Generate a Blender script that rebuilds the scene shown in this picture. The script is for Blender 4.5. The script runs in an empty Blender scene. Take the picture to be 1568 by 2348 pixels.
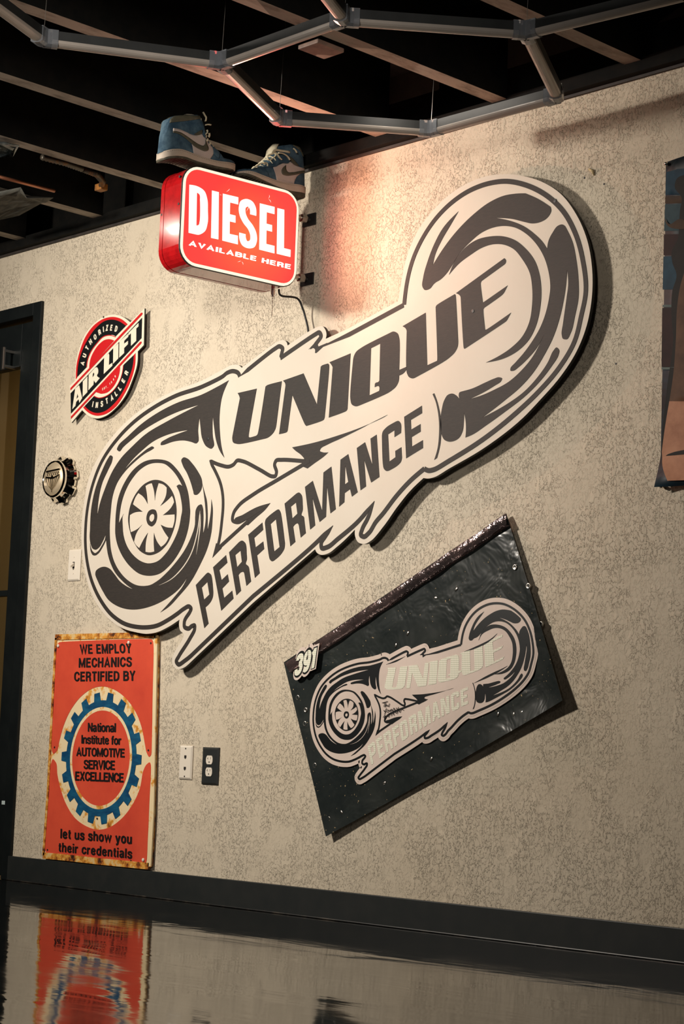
import bpy, bmesh, math, random
import numpy as np
from mathutils import Vector, Matrix
from mathutils.geometry import delaunay_2d_cdt
random.seed(7)
SC = bpy.context.scene
COL = SC.collection

# ------------------------------------------------------------------ camera
F_PX, CX, CY, DIST, EYE = 4401.218, 784.0, 1174.0, 4.138907, 0.489
R = np.array([[0.6975061541, 0.7156681242, 0.0361151067],
              [-0.0659539843, 0.1143023716, -0.9912542761],
              [-0.7135371307, 0.6890240227, 0.1269277719]])
cam_d = bpy.data.cameras.new('camera'); cam = bpy.data.objects.new('camera', cam_d)
COL.objects.link(cam); SC.camera = cam
cam_d.sensor_fit = 'HORIZONTAL'; cam_d.sensor_width = 36.0
cam_d.lens = F_PX / 1568 * 36
M = Matrix.Identity(4)
for i in range(3):
    M[i][0], M[i][1], M[i][2] = R[0][i], -R[1][i], -R[2][i]
M[0][3], M[1][3], M[2][3] = 0, -DIST, EYE
cam.matrix_world = M
cam_d.clip_start = .05; cam_d.clip_end = 100

# ------------------------------------------------------------------ view and light
SC.view_settings.view_transform = 'Standard'
SC.view_settings.look = 'None'
SC.view_settings.gamma = 1.0
SC.view_settings.use_curve_mapping = False
SC.view_settings.exposure = 0.0
w = bpy.data.worlds.new('world'); SC.world = w; w.use_nodes = True
bg = w.node_tree.nodes['Background']
bg.inputs[0].default_value = (.62, .80, .82, 1); bg.inputs[1].default_value = 0.035

def area(name, loc, target, sx, sy, power, col, spread=180):
    l = bpy.data.lights.new(name, 'AREA'); l.shape = 'RECTANGLE'; l.size = sx; l.size_y = sy
    l.energy = power; l.color = col; l.spread = math.radians(spread)
    o = bpy.data.objects.new(name, l); COL.objects.link(o); o.location = loc
    o.rotation_euler = (Vector(target) - Vector(loc)).to_track_quat('-Z', 'Y').to_euler()
    return o
KEY = area('ceiling_tube_light', (-5.65, -2.6, 2.36), (-4.5, 0, 1.05), .32, .18, 44, (1.0, .91, .80), 115)
area('second_tube_light', (-5.42, -1.02, 2.37), (-5.3, -.1, 1.0), .12, .03, 1.0, (1.0, .89, .75))
area('room_fill_light', (-1.4, -4.6, 2.1), (-4.9, -.3, 2.05), .9, .6, 6.5, (1.0, .92, .83), 42)
area('wall_wash_light', (-3.75, -.42, 2.41), (-3.6, 0, 1.2), .5, .05, 1.0, (1.0, .90, .78))

# ------------------------------------------------------------------ pixel -> plane helpers (tracing onto the real planes)
def ray(px, py):
    return R.T @ np.array([(px - CX) / F_PX, (py - CY) / F_PX, 1.0])
def W(px, py, y=0.0):
    d = ray(px, py); t = (y + DIST) / d[1]
    return (d[0] * t, y, EYE + d[2] * t)
def AZ(px, py, z):
    d = ray(px, py); t = (z - EYE) / d[2]
    return Vector((d[0] * t, -DIST + d[1] * t, z))
TILES = {'A': (180, 820, 3.92), 'B': (180, 1140, 3.92), 'C': (480, 740, 3.92), 'D': (480, 980, 3.92),
         'F': (800, 560, 3.92), 'G': (800, 860, 3.92), 'H': (900, 380, 3.136), 'I': (980, 660, 3.92),
         'L': (150, 700, 7.84), 'Q': (90, 1440, 5.6), 'R': (80, 1730, 5.4069), 'S': (340, 240, 3.92),
         'T': (530, 300, 7.84), 'U': (350, 250, 7.84), 'N': (600, 1150, 2.0907), 'P': (1368, 300, 2.61), 'V': (1032, 1353, 6.847), 'Y': (688, 1353, 6.847), 'X': (0, 0, 1)}
def pix(t, x, y):
    ox, oy, s = TILES[t]; return (ox + x / s, oy + y / s)
def parse(spec, corners=False):
    """'A 10,20 30,40* B 5,6' -> [(px,py,corner)].  '*' marks a corner, '~' a smooth point."""
    t = 'X'; out = []
    for tok in spec.split():
        if tok in TILES: t = tok; continue
        c = corners
        if tok[-1] == '*': c = True; tok = tok[:-1]
        elif tok[-1] == '~': c = False; tok = tok[:-1]
        x, y = tok.split(','); p = pix(t, float(x), float(y)); out.append((p[0], p[1], c))
    return out
def smooth(P, closed=True, n=6):
    N = len(P)
    if N < 3: return [Vector((p[0], p[1])) for p in P]
    V = [Vector((p[0], p[1])) for p in P]; out = []
    def tan(i, seg):
        # tangent at point i for a segment of length seg, going forward
        a, b = V[(i - 1) % N], V[(i + 1) % N]
        la, lb = (V[i] - a).length + 1e-9, (b - V[i]).length + 1e-9
        t = ((V[i] - a) / la * lb + (b - V[i]) / lb * la) / (la + lb)
        return t * min(seg, 2.0 * min(la, lb))
    rng = range(N) if closed else range(N - 1)
    for i in rng:
        j = (i + 1) % N; s = (V[j] - V[i]).length
        ci = P[i][2] or (not closed and i == 0); cj = P[j][2] or (not closed and j == N - 1)
        out.append(V[i].copy())
        if (ci and cj) or s < 1e-9: continue
        m0 = tan(i, s) if not ci else None
        m1 = tan(j, s) if not cj else None
        if m0 is None: m0 = (V[j] - V[i]) * 1.5 - m1 * .5
        if m1 is None: m1 = (V[j] - V[i]) * 1.5 - m0 * .5
        for k in range(1, n):
            t = k / n; t2, t3 = t * t, t * t * t
            out.append(V[i] * (2 * t3 - 3 * t2 + 1) + m0 * (t3 - 2 * t2 + t) + V[j] * (-2 * t3 + 3 * t2) + m1 * (t3 - t2))
    if not closed: out.append(V[-1].copy())
    return out
def wall2(pts, y):                       # pixel points -> (x,z) on the plane y
    r = []
    for p in pts:
        q = W(p[0], p[1], y); r.append(Vector((q[0], q[2])))
    return r
def curve2(spec, y, corners=False, closed=True, n=6):
    return wall2(smooth(parse(spec, corners), closed, n), y)

# ------------------------------------------------------------------ objects
def link(name, me, parent=None):
    o = bpy.data.objects.new(name, me); COL.objects.link(o)
    if parent is not None: o.parent = parent
    return o
def empty(name, loc, label=None, cat=None, group=None):
    o = bpy.data.objects.new(name, None); COL.objects.link(o); o.location = loc
    o.empty_display_size = .05
    tag(o, label, cat, group); return o
def tag(o, label=None, cat=None, group=None, kind=None):
    if label: o['label'] = label
    if cat: o['category'] = cat
    if group: o['group'] = group
    if kind: o['kind'] = kind
    return o
def mesh(name, verts, faces, mat, parent=None, smooth_=False, mats=None, fm=None):
    """verts in world space; if parented, kept in place by subtracting the parent's location chain."""
    off = Vector((0, 0, 0)); p = parent
    while p is not None: off += p.location; p = p.parent
    me = bpy.data.meshes.new(name)
    me.from_pydata([tuple(Vector(v) - off) for v in verts], [], faces)
    for m in (mats or [mat]): me.materials.append(m)
    if fm: me.polygons.foreach_set('material_index', fm)
    if smooth_: me.polygons.foreach_set('use_smooth', [True] * len(me.polygons))
    me.update(); return link(name, me, parent)
def bm_obj(name, bm, mat, parent=None, smooth_=False, recalc=True):
    if recalc: bmesh.ops.recalc_face_normals(bm, faces=bm.faces)
    off = Vector((0, 0, 0)); p = parent
    while p is not None: off += p.location; p = p.parent
    bmesh.ops.translate(bm, verts=bm.verts, vec=-off)
    me = bpy.data.meshes.new(name); bm.to_mesh(me); bm.free()
    if isinstance(mat, (list, tuple)):
        for m in mat: me.materials.append(m)
    else: me.materials.append(mat)
    if smooth_: me.polygons.foreach_set('use_smooth', [True] * len(me.polygons))
    return link(name, me, parent)
def box(bm, x0, x1, y0, y1, z0, z1, bevel=0, mi=0):
    g = bmesh.ops.create_cube(bm, size=1)
    vs = g['verts']
    for v in vs:
        v.co = Vector(((x0 + x1) / 2 + v.co.x * (x1 - x0), (y0 + y1) / 2 + v.co.y * (y1 - y0), (z0 + z1) / 2 + v.co.z * (z1 - z0)))
    if bevel:
        es = list({e for v in vs for e in v.link_edges})
        bmesh.ops.bevel(bm, geom=es, offset=bevel, segments=2, affect='EDGES', profile=.6)
def tube(bm, pts, r, n=8, cap=True, flat=1.0):
    pts = [Vector(p) for p in pts]; rings = []; up = Vector((0, 0, 1)); pn = None
    for i, p in enumerate(pts):
        t = (pts[min(i + 1, len(pts) - 1)] - pts[max(i - 1, 0)]).normalized()
        if pn is None:
            a = up if abs(t.z) < .9 else Vector((1, 0, 0)); nn = t.cross(a).normalized()
        else: nn = (pn - t * pn.dot(t)).normalized()
        b = t.cross(nn); pn = nn
        rr = r[i] if isinstance(r, (list, tuple)) else r
        rings.append([bm.verts.new(p + nn * rr * math.cos(2 * math.pi * k / n) + b * rr * flat * math.sin(2 * math.pi * k / n)) for k in range(n)])
    for a, b in zip(rings, rings[1:]):
        for k in range(n): bm.faces.new((a[k], a[(k + 1) % n], b[(k + 1) % n], b[k]))
    if cap: bm.faces.new(rings[0][::-1]); bm.faces.new(rings[-1])
def lathe_y(bm, cx, cz, prof, n=32, lobes=None):
    """rings around an axis parallel to y; prof = [(radius, y)], lobes(k, r, i) may change radius"""
    rings = []
    for i, (r, y) in enumerate(prof):
        ring = []
        for k in range(n):
            a = 2 * math.pi * k / n; rr = lobes(a, r, i) if lobes else r
            ring.append(bm.verts.new((cx + rr * math.cos(a), y, cz + rr * math.sin(a))))
        rings.append(ring)
    for a, b in zip(rings, rings[1:]):
        for k in range(n): bm.faces.new((a[k], a[(k + 1) % n], b[(k + 1) % n], b[k]))
    bm.faces.new(rings[0][::-1]); bm.faces.new(rings[-1])

def fill_mesh(loops, to3, front, back, hole=False):
    """loops: list of 2D loops -> verts, faces of a thin slab between depths front and back"""
    vin = []; edges = []; fcs = []
    for lp in loops:
        q = []
        for p in lp:
            if not q or (p - q[-1]).length > 1e-5: q.append(p)
        if (q[0] - q[-1]).length < 1e-5: q.pop()
        s = len(vin); vin += q; fcs.append(list(range(s, s + len(q))))
    v, e, f, *_ = delaunay_2d_cdt(vin, [], fcs, 2 if (hole or len(loops) > 1) else 1, 1e-6)
    # orientation
    out = [to3(p, front) for p in v] + [to3(p, back) for p in v]; n = len(v); F = []
    cnt = {}
    for t in f:
        F.append(tuple(t))
        for a, b in zip(t, t[1:] + t[:1] if isinstance(t, list) else tuple(t[1:]) + (t[0],)):
            k = (min(a, b), max(a, b)); cnt.setdefault(k, []).append((a, b))
        F.append(tuple(i + n for i in reversed(t)))
    for k, l in cnt.items():
        if len(l) == 1:
            a, b = l[0]; F.append((b, a, a + n, b + n))
    return out, F
def flip_needed(o): pass
def slab(name, loops, to3, front, back, mat, parent, side=None):
    v, f = fill_mesh(loops, to3, front, back)
    ob = mesh(name, v, f, mat, parent)
    bm = bmesh.new(); bm.from_mesh(ob.data); bmesh.ops.recalc_face_normals(bm, faces=bm.faces)
    if side:
        ob.data.materials.append(side)
        nz = (Vector(to3(Vector((0, 0)), front)) - Vector(to3(Vector((0, 0)), back))).normalized()
        bm.faces.ensure_lookup_table()
        for fc in bm.faces:
            if fc.normal.dot(nz) < .5: fc.material_index = 1
    bm.to_mesh(ob.data); bm.free(); return ob
def w3(p, y): return (p.x, y, p.y)       # wall-plane mapping
def strip_geo(pts, wd, t0=0, t1=0, joined=False):
    """quads of a stroke; t0/t1 = taper length at start / end"""
    q = [pts[0]]
    for p in pts[1:]:
        if (p - q[-1]).length > 2e-4: q.append(p)
    L = [0]
    for a, b in zip(q, q[1:]): L.append(L[-1] + (b - a).length)
    tot = L[-1]; left = []; right = []; n = len(q)
    for i in range(n):
        d0 = (q[i] - q[i - 1]).normalized() if i else (q[1] - q[0]).normalized()
        d1 = (q[i + 1] - q[i]).normalized() if i < n - 1 else d0
        d = d0 + d1
        if d.length < .3: d = d1
        d.normalize(); c = max(.45, d.dot(d1)); nn = Vector((-d.y, d.x)) / c
        h = wd / 2
        if t0: h *= min(1, .06 + L[i] / t0)
        if t1: h *= min(1, .06 + (tot - L[i]) / t1)
        left.append(q[i] + nn * h); right.append(q[i] - nn * h)
    return left, right
def stroke(name, pts, wd, to3, front, back, mat, parent, t0=0, t1=0):
    l, r = strip_geo(pts, wd, t0, t1); n = len(l)
    v = [to3(p, front) for p in l] + [to3(p, front) for p in r] + [to3(p, back) for p in l] + [to3(p, back) for p in r]
    f = []
    for i in range(n - 1):
        f.append((i, i + 1, n + i + 1, n + i))
        f.append((2 * n + i, 2 * n + i + 1, i + 1, i)); f.append((n + i, n + i + 1, 3 * n + i + 1, 3 * n + i))
    f.append((0, n, 3 * n, 2 * n)); f.append((n - 1, 3 * n - 1 - n + n - n if False else 3 * n - 1, 4 * n - 1, 2 * n - 1))
    ob = mesh(name, v, f, mat, parent)
    bm = bmesh.new(); bm.from_mesh(ob.data); bmesh.ops.recalc_face_normals(bm, faces=bm.faces)
    bm.to_mesh(ob.data); bm.free(); return ob

# ------------------------------------------------------------------ lettering with the built-in face
GL = {
'A': (70, "8,0 35,93 62,0|18,30 52,30"), 'B': (62, "9,0 9,100|9,91 35,91 48,84~ 52,72~ 48,60~ 35,53 9,53|9,9 38,9 50,15~ 55,31~ 50,47~ 38,53"),
'C': (64, "56,66 52,82~ 34,92~ 16,82~ 9,50~ 16,18~ 34,8~ 52,18~ 57,36"), 'D': (64, "9,0 9,100|9,91 32,91 50,80~ 56,50~ 50,20~ 32,9 9,9"),
'E': (56, "9,0 9,100|9,91 53,91|9,52 49,52|9,9 55,9"), 'F': (52, "9,0 9,100|9,91 51,91|9,51 46,51"), 'H': (64, "9,0 9,100|55,0 55,100|9,52 55,52"),
'I': (18, "9,0 9,100"), 'L': (52, "9,0 9,100|9,9 51,9"), 'M': (78, "9,0 9,100|69,0 69,100|11,91 39,14 67,91"), 'N': (64, "9,0 9,100|55,0 55,100|11,91 53,9"),
'O': (68, "34,92 16,82~ 9,50~ 16,18~ 34,8~ 52,18~ 59,50~ 52,82~ 34,92"), 'P': (58, "9,0 9,100|9,91 34,91 47,84~ 51,69~ 47,54~ 34,46 9,46"),
'R': (62, "9,0 9,100|9,91 34,91 47,84~ 51,70~ 47,56~ 34,48 9,48|34,48 46,42~ 50,30~ 51,12~ 55,0"),
'S': (60, "52,70 48,86~ 30,92~ 13,85~ 10,72~ 16,59~ 30,52~ 44,46~ 52,34~ 50,18~ 30,8~ 12,15~ 8,32"), 'T': (58, "29,0 29,91|2,91 56,91"),
'U': (64, "9,100 9,32 14,14~ 32,8~ 50,14~ 55,32 55,100"), 'V': (64, "7,100 32,8 57,100"), 'W': (92, "6,100 26,8 46,92 66,8 86,100"), 'X': (64, "8,0 56,100|8,100 56,0"),
'Y': (62, "6,100 31,46 56,100|31,50 31,0"), 'Z': (56, "4,91 48,91 8,9 53,9"), '1': (34, "23,0 23,100|23,88 4,72"),
'3': (58, "9,74 14,88~ 29,92~ 44,86~ 48,73~ 42,58~ 27,53|27,53 44,48~ 51,31~ 46,15~ 29,8~ 12,14~ 7,30"), '4': (58, "44,0 44,100|42,90 8,30 56,30"),
'9': (58, "29,92 13,84~ 9,66~ 14,48~ 29,42~ 44,50~ 49,68~ 44,85~ 29,92|49,68 48,30~ 40,12~ 26,8~ 11,16"), '.': (20, "10,0 10,18"),
'a': (56, "10,54 14,64~ 27,67~ 40,63~ 44,52~ 44,14 50,2|44,42 30,38~ 12,31~ 9,18~ 16,7~ 28,7~ 40,14~ 44,26"), 'c': (54, "48,46 43,62~ 28,67~ 13,58~ 9,37~ 13,15~ 28,6~ 43,13~ 49,28"),
'd': (58, "49,0 49,100|49,37 44,60~ 29,67~ 14,59~ 9,37~ 14,14~ 29,6~ 44,14~ 49,37"), 'e': (56, "10,38 47,38|47,38 43,58~ 28,67~ 13,58~ 9,37~ 13,14~ 28,6~ 42,10~ 48,22"),
'f': (34, "16,0 16,76 20,89~ 34,91|3,64 32,64"), 'h': (56, "9,0 9,100|9,46 15,60~ 28,66~ 42,62~ 47,48 47,0"), 'i': (18, "9,0 9,72|9,84 9,100"), 'l': (18, "9,0 9,100"),
'n': (56, "9,0 9,72|9,46 15,60~ 28,66~ 42,62~ 47,48 47,0"), 'o': (58, "29,67 14,59~ 9,37~ 14,14~ 29,6~ 44,14~ 49,37~ 44,60~ 29,67"), 'r': (38, "9,0 9,72|9,44 16,60~ 37,64"),
's': (52, "44,50 41,63~ 26,67~ 12,62~ 10,51~ 17,42~ 28,38~ 42,32~ 45,20~ 41,9~ 26,5~ 11,10~ 7,23"), 't': (34, "16,92 16,22 20,9~ 33,8|3,64 32,64"),
'u': (56, "9,72 9,24 13,10~ 28,6~ 41,12~ 47,26|47,72 47,0"), 'w': (80, "5,72 21,7 40,64 59,7 75,72"), 'y': (56, "6,72 28,8|50,72 30,4 24,-14~ 9,-18"), ' ': (26, "")}
_cap = 1.0
def glyph_mesh(body, wt=17, gap=9):
    """grotesque capitals one unit tall, drawn as strokes"""
    V = []; F = []; x = 0; zi = 0
    for ch in body:
        gw, spec = GL[ch]
        for st_ in (spec.split('|') if spec else []):
            P = [(float(t_.rstrip('~').split(',')[0]), float(t_.rstrip('~').split(',')[1]), not t_.endswith('~')) for t_ in st_.split()]
            if len(P) > 4 and P[0][:2] == P[-1][:2]:
                P = [(a, b, False) for a, b, c in P[:-1]]; c_ = smooth(P, True, 4); c_.append(c_[0].copy()); c_.append(c_[1].copy())
            else: c_ = smooth(P, False, 4)
            l, q = strip_geo(c_, wt if ch not in 'MNWVAXYw' or len(P) < 2 or abs(P[0][0] - P[1][0]) < 1 or abs(P[0][1] - P[1][1]) < 1 else wt * .92); n = len(l); o = len(V)
            zi += 1
            for z in (.02 + .0012 * (zi % 5), 0):
                V += [((p.x + x) / 100, p.y / 100, z) for p in l]; V += [((p.x + x) / 100, p.y / 100, z) for p in q]
            for i in range(n - 1):
                F += [(o + n + i, o + n + i + 1, o + i + 1, o + i), (o + i, o + i + 1, o + 2 * n + i + 1, o + 2 * n + i), (o + 3 * n + i, o + 3 * n + i + 1, o + n + i + 1, o + n + i)]
            F += [(o, o + 2 * n, o + 3 * n, o + n), (o + n - 1, o + 2 * n - 1, o + 4 * n - 1, o + 3 * n - 1)]
        x += gw + gap
    return V, F
def text_fit(name, body, bl, br, tl, depth, thick, plane3, mat, parent, wt=17, gap=9):
    """plane3(px,py)->world point; text baseline runs bl->br, tl is the top of a capital at the left end"""
    v, f = glyph_mesh(body, wt, gap)
    x0 = min(p[0] for p in v); x1 = max(p[0] for p in v); cap = 1.0; yb = 0
    a, b, c = Vector(plane3(*bl)), Vector(plane3(*br)), Vector(plane3(*tl))
    ex = (b - a) / (x1 - x0); ey = (c - a) / (cap - yb); n = (b - a).cross(c - a).normalized()
    vs = [a + ex * (p[0] - x0) + ey * (p[1] - yb) + n * (depth + thick * p[2] / .02) for p in v]
    return mesh(name, vs, f, mat, parent)
def text_arc(name, body, cents, h, wd, y, thick, mat, parent, wt=22, slant=0):
    """one letter per centre; centres are (x,z) on the wall plane"""
    V = []; Fc = []
    for i, ch in enumerate(body):
        if ch == ' ': continue
        a = cents[max(i - 1, 0)]; b = cents[min(i + 1, len(cents) - 1)]
        t = (b - a).normalized(); up = Vector((-t.y, t.x))
        v, f = glyph_mesh(ch, wt); mx = (min(p[0] for p in v) + max(p[0] for p in v)) / 2
        s = h / _cap; o = len(V)
        for p in v:
            yy = (p[1] - _cap / 2) * s
            q = cents[i] + t * ((p[0] - mx) * s * wd + yy * slant) + up * yy
            V.append((q.x, y - thick * p[2] / .02, q.y))
        Fc += [tuple(k + o for k in fc) for fc in f]
    return mesh(name, V, Fc, mat, parent)

# ------------------------------------------------------------------ materials
def lin(c):
    c = c / 255.0; return c / 12.92 if c <= .04045 else ((c + .055) / 1.055) ** 2.4
def rgb(r, g, b): return (lin(r), lin(g), lin(b), 1)
def mat(name, col, rough=.6, metal=0, emit=None, es=0, coat=0, spec=.5):
    m = bpy.data.materials.new(name); m.use_nodes = True; b = m.node_tree.nodes['Principled BSDF']
    b.inputs['Base Color'].default_value = col; b.inputs['Roughness'].default_value = rough
    b.inputs['Metallic'].default_value = metal; b.inputs['Specular IOR Level'].default_value = spec
    b.inputs['Coat Weight'].default_value = coat
    if emit: b.inputs['Emission Color'].default_value = emit; b.inputs['Emission Strength'].default_value = es
    return m
class NT:
    def __init__(s, m): s.m = m; s.t = m.node_tree; s.b = s.t.nodes['Principled BSDF']
    def n(s, ty, **k):
        x = s.t.nodes.new(ty)
        for a, v in k.items():
            if a.startswith('i_'):
                a = a[2:]; x.inputs[int(a) if a.isdigit() else a.replace('_', ' ')].default_value = v
            else: setattr(x, a, v)
        return x
    def l(s, a, b): s.t.links.new(a, b)
    def ramp(s, src, stops, interp='LINEAR'):
        r = s.n('ShaderNodeValToRGB'); r.color_ramp.interpolation = interp
        while len(r.color_ramp.elements) < len(stops): r.color_ramp.elements.new(.5)
        for e, (p, c) in zip(r.color_ramp.elements, stops): e.position = p; e.color = c
        s.l(src, r.inputs[0]); return r.outputs[0]
    def coords(s, scale=(1, 1, 1)):
        g = s.n('ShaderNodeNewGeometry'); mp = s.n('ShaderNodeMapping'); mp.inputs['Scale'].default_value = scale
        s.l(g.outputs['Position'], mp.inputs[0]); return mp.outputs[0]
    def noise(s, vec, scale, detail=3, rough=.5, dist=0):
        x = s.n('ShaderNodeTexNoise'); x.inputs['Scale'].default_value = scale; x.inputs['Detail'].default_value = detail
        x.inputs['Roughness'].default_value = rough; x.inputs['Distortion'].default_value = dist
        s.l(vec, x.inputs['Vector']); return x.outputs[0]
    def bump(s, h, strength, dist, prev=None):
        x = s.n('ShaderNodeBump'); x.inputs['Strength'].default_value = strength; x.inputs['Distance'].default_value = dist
        s.l(h, x.inputs['Height'])
        if prev is not None: s.l(prev, x.inputs['Normal'])
        return x.outputs[0]
    def math(s, op, a, b=None, clamp=False):
        x = s.n('ShaderNodeMath', operation=op); x.use_clamp = clamp
        for i, q in enumerate((a, b)):
            if q is None: continue
            if isinstance(q, (int, float)): x.inputs[i].default_value = q
            else: s.l(q, x.inputs[i])
        return x.outputs[0]

def plaster():
    m = mat('wall_plaster', rgb(205, 190, 166), .62, spec=.35); t = NT(m)
    co = t.coords()
    cz = t.coords((1, 1, .72))
    n1 = t.noise(cz, 66, 9, .64, .15)
    plate = t.ramp(n1, [(.478, (0, 0, 0, 1)), (.502, (.85, .85, .85, 1)), (.60, (1, 1, 1, 1))])
    big = t.math('ADD', t.math('MULTIPLY', t.noise(co, 3.1, 3), .5), t.math('MULTIPLY', t.noise(cz, 15, 3), .5))
    amt = t.ramp(big, [(.43, (.12,) * 3 + (1,)), (.56, (1, 1, 1, 1))])
    sx = t.n('ShaderNodeSeparateXYZ'); t.l(co, sx.inputs[0]); mr = t.n('ShaderNodeMapRange'); mr.interpolation_type = 'SMOOTHSTEP'
    t.l(sx.outputs[0], mr.inputs[0]); mr.inputs[1].default_value = -5.9; mr.inputs[2].default_value = -3.6; mr.inputs[3].default_value = .62; mr.inputs[4].default_value = 1.0
    h = t.math('MULTIPLY', t.math('MULTIPLY', plate, amt), mr.outputs[0])
    fine = t.noise(co, 150, 3)
    h2 = t.math('ADD', h, t.math('MULTIPLY', fine, .22))
    t.l(t.bump(h2, 1.0, .0030), t.b.inputs['Normal'])
    c = t.ramp(t.noise(co, 1.4, 4), [(.3, rgb(204, 190, 167)), (.7, rgb(213, 201, 180))])
    t.l(c, t.b.inputs['Base Color']); return m
def floor_mat():
    m = mat('floor_black_epoxy', (.0035, .004, .0042, 1), .045, coat=0, spec=.75); t = NT(m)
    co = t.coords((1, 3.2, 1))
    n = t.noise(co, 1.6, 3, .5, .4); n2 = t.noise(t.coords((1, 2, 1)), 14, 2)
    h = t.math('ADD', n, t.math('MULTIPLY', n2, .06))
    t.l(t.bump(h, .045, .05), t.b.inputs['Normal'])
    r = t.ramp(t.noise(t.coords((1, 1, 1)), 3, 5, .6), [(.35, (.03,) * 3 + (1,)), (.75, (.12,) * 3 + (1,))])
    t.l(r, t.b.inputs['Roughness'])
    sp = t.noise(co, 90, 2); c = t.ramp(sp, [(.70, (.0035, .004, .0042, 1)), (.80, (.03, .026, .02, 1))])
    t.l(c, t.b.inputs['Base Color']); return m
def mottled(name, a, b, scale=8, rough=.6, lo=.4, hi=.65, bump=0, bd=.002, sc=(1, 1, 1), **k):
    m = mat(name, a, rough, **k); t = NT(m); co = t.coords(sc)
    n = t.noise(co, scale, 6, .65)
    t.l(t.ramp(n, [(lo, a), (hi, b)]), t.b.inputs['Base Color'])
    if bump: t.l(t.bump(n, bump, bd), t.b.inputs['Normal'])
    return m
def rusty(name, base, scale=22, lo=.53, hi=.60):
    m = mat(name, base, .55); t = NT(m); co = t.coords()
    n = t.noise(co, scale, 6, .7)
    c = t.ramp(n, [(lo - .06, base), (lo, rgb(226, 160, 62)), (hi, rgb(150, 78, 22)), (hi + .07, rgb(38, 26, 16))])
    t.l(c, t.b.inputs['Base Color']); t.l(t.bump(n, .3, .002), t.b.inputs['Normal']); return m
M_WALL = plaster(); M_FLOOR = floor_mat()
M_BLACK = mottled('black_trim_paint', rgb(33, 37, 37), rgb(40, 42, 41), 12, .45)
M_DECK = mottled('black_ceiling_paint', rgb(12, 15, 15), rgb(22, 24, 23), 30, .9, spec=.15)
M_JOIST = mottled('black_joist_paint', rgb(12, 13, 12), rgb(22, 20, 17), 20, .85, spec=.15)
M_JBOT = mottled('pale_joist_underside', rgb(166, 154, 140), rgb(98, 88, 76), 26, .75, .47, .74, bump=.3, sc=(1, .35, 1))  # paler mottled tone for the joist bottom faces only
M_CREAM = mottled('cream_board', rgb(214, 203, 187), rgb(218, 208, 193), 3, .55, spec=.35)
M_DARK = mottled('charcoal_vinyl', rgb(50, 46, 43), rgb(58, 52, 48), 60, .58, sc=(1, 1, 6), spec=.22)
M_EDGE = mat('black_board_edge', rgb(22, 24, 24), .5)
M_RED = mat('red_enamel', rgb(200, 30, 34), .35); M_BLK = mat('black_enamel', rgb(14, 18, 20), .35)
M_WHT = mat('cream_enamel', rgb(232, 222, 200), .35)
M_ORED = mottled('faded_red_orange_paint', rgb(222, 84, 58), rgb(206, 72, 52), 5, .42)
M_OCREAM = rusty('rust_stained_cream', rgb(238, 216, 172), 16, .60, .70)
M_RUST = rusty('rusted_rim', rgb(222, 190, 130), 26, .46, .58)
M_BLUE = mottled('worn_blue_paint', rgb(10, 66, 104), rgb(24, 96, 130), 14, .45, sc=(1, 1, 3))
M_INK = mat('black_ink', rgb(20, 16, 16), .5)
M_PLATE = mat('white_plastic', rgb(232, 222, 206), .35); M_SLOT = mat('dark_slot', rgb(28, 24, 22), .6)
M_CHROME = mat('chrome', (.86, .82, .74, 1), .07, 1); M_CHROME2 = mat('engraved_chrome', rgb(206, 188, 158), .45, .5)
M_STEEL = mat('steel', (.55, .52, .47, 1), .3, 1)
M_CORD = mat('black_cord', rgb(16, 17, 17), .5)

# ================================================================== THE ROOM
XL, XR, YF = -9.0, 1.5, -6.6
CEIL = 2.396
DX1 = W(100, 700)[0]           # right edge of the door opening
DZ = W(104, 690)[2]
DX0 = DX1 - 1.9
bm = bmesh.new()
box(bm, DX1, XR, 0, .14, 0, 2.40); box(bm, XL, DX0, 0, .14, 0, 2.40); box(bm, DX0, DX1, 0, .14, DZ, 2.40)
tag(bm_obj('wall_back', bm, M_WALL), kind='structure')
bm = bmesh.new(); box(bm, XL, XR, YF, 1.6, -.1, 0); tag(bm_obj('floor', bm, M_FLOOR), kind='structure')
bm = bmesh.new(); box(bm, XL, XR, YF, 1.6, 2.68, 2.78); ceiling = tag(bm_obj('ceiling', bm, M_DECK), kind='structure')
M_FAR = mottled('painted_wall', rgb(98, 92, 82), rgb(106, 100, 90), 3, .7)
for nm, a in (('wall_left', (XL - .1, XL, YF, 1.6)), ('wall_right', (XR, XR + .1, YF, 1.6)), ('wall_front', (XL, XR, YF - .1, YF))):
    bm = bmesh.new(); box(bm, *a, 0, 2.75); tag(bm_obj(nm, bm, M_FAR), kind='structure')
# baseboard
BZ = W(600, 2024)[2]
bx0 = W(18, 1963, -.014)[0]
bm = bmesh.new(); box(bm, bx0, XR, -.014, 0, 0.0, BZ, .002)
bb = tag(bm_obj('baseboard_back', bm, M_BLACK), kind='structure')
# caulk line where the floor coating meets the board
M_CAULK = mottled('glossy_caulk', rgb(30, 30, 29), rgb(90, 82, 72), 9, .38, .5, .7)
bm = bmesh.new(); tube(bm, [(bx0 + i * .25, -.0145, .0025) for i in range(int((XR - bx0) / .25))], .0022, 6)
bm_obj('caulk_line', bm, M_CAULK, bb)
# ledger on top of the wall
bm = bmesh.new(); box(bm, XL, XR, -.036, .14, CEIL + .004, 2.44, .003); box(bm, XL, XR, .10, .14, 2.44, 2.68)
tag(bm_obj('trim_1', bm, M_JOIST), kind='structure')
bm = bmesh.new(); box(bm, XL, XR, -.010, 0, CEIL - .004, CEIL + .006, .002)
tag(bm_obj('trim_2', bm, mottled('dusty_brown_edge', rgb(58, 50, 44), rgb(36, 32, 30), 20, .7)), kind='structure')
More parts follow.
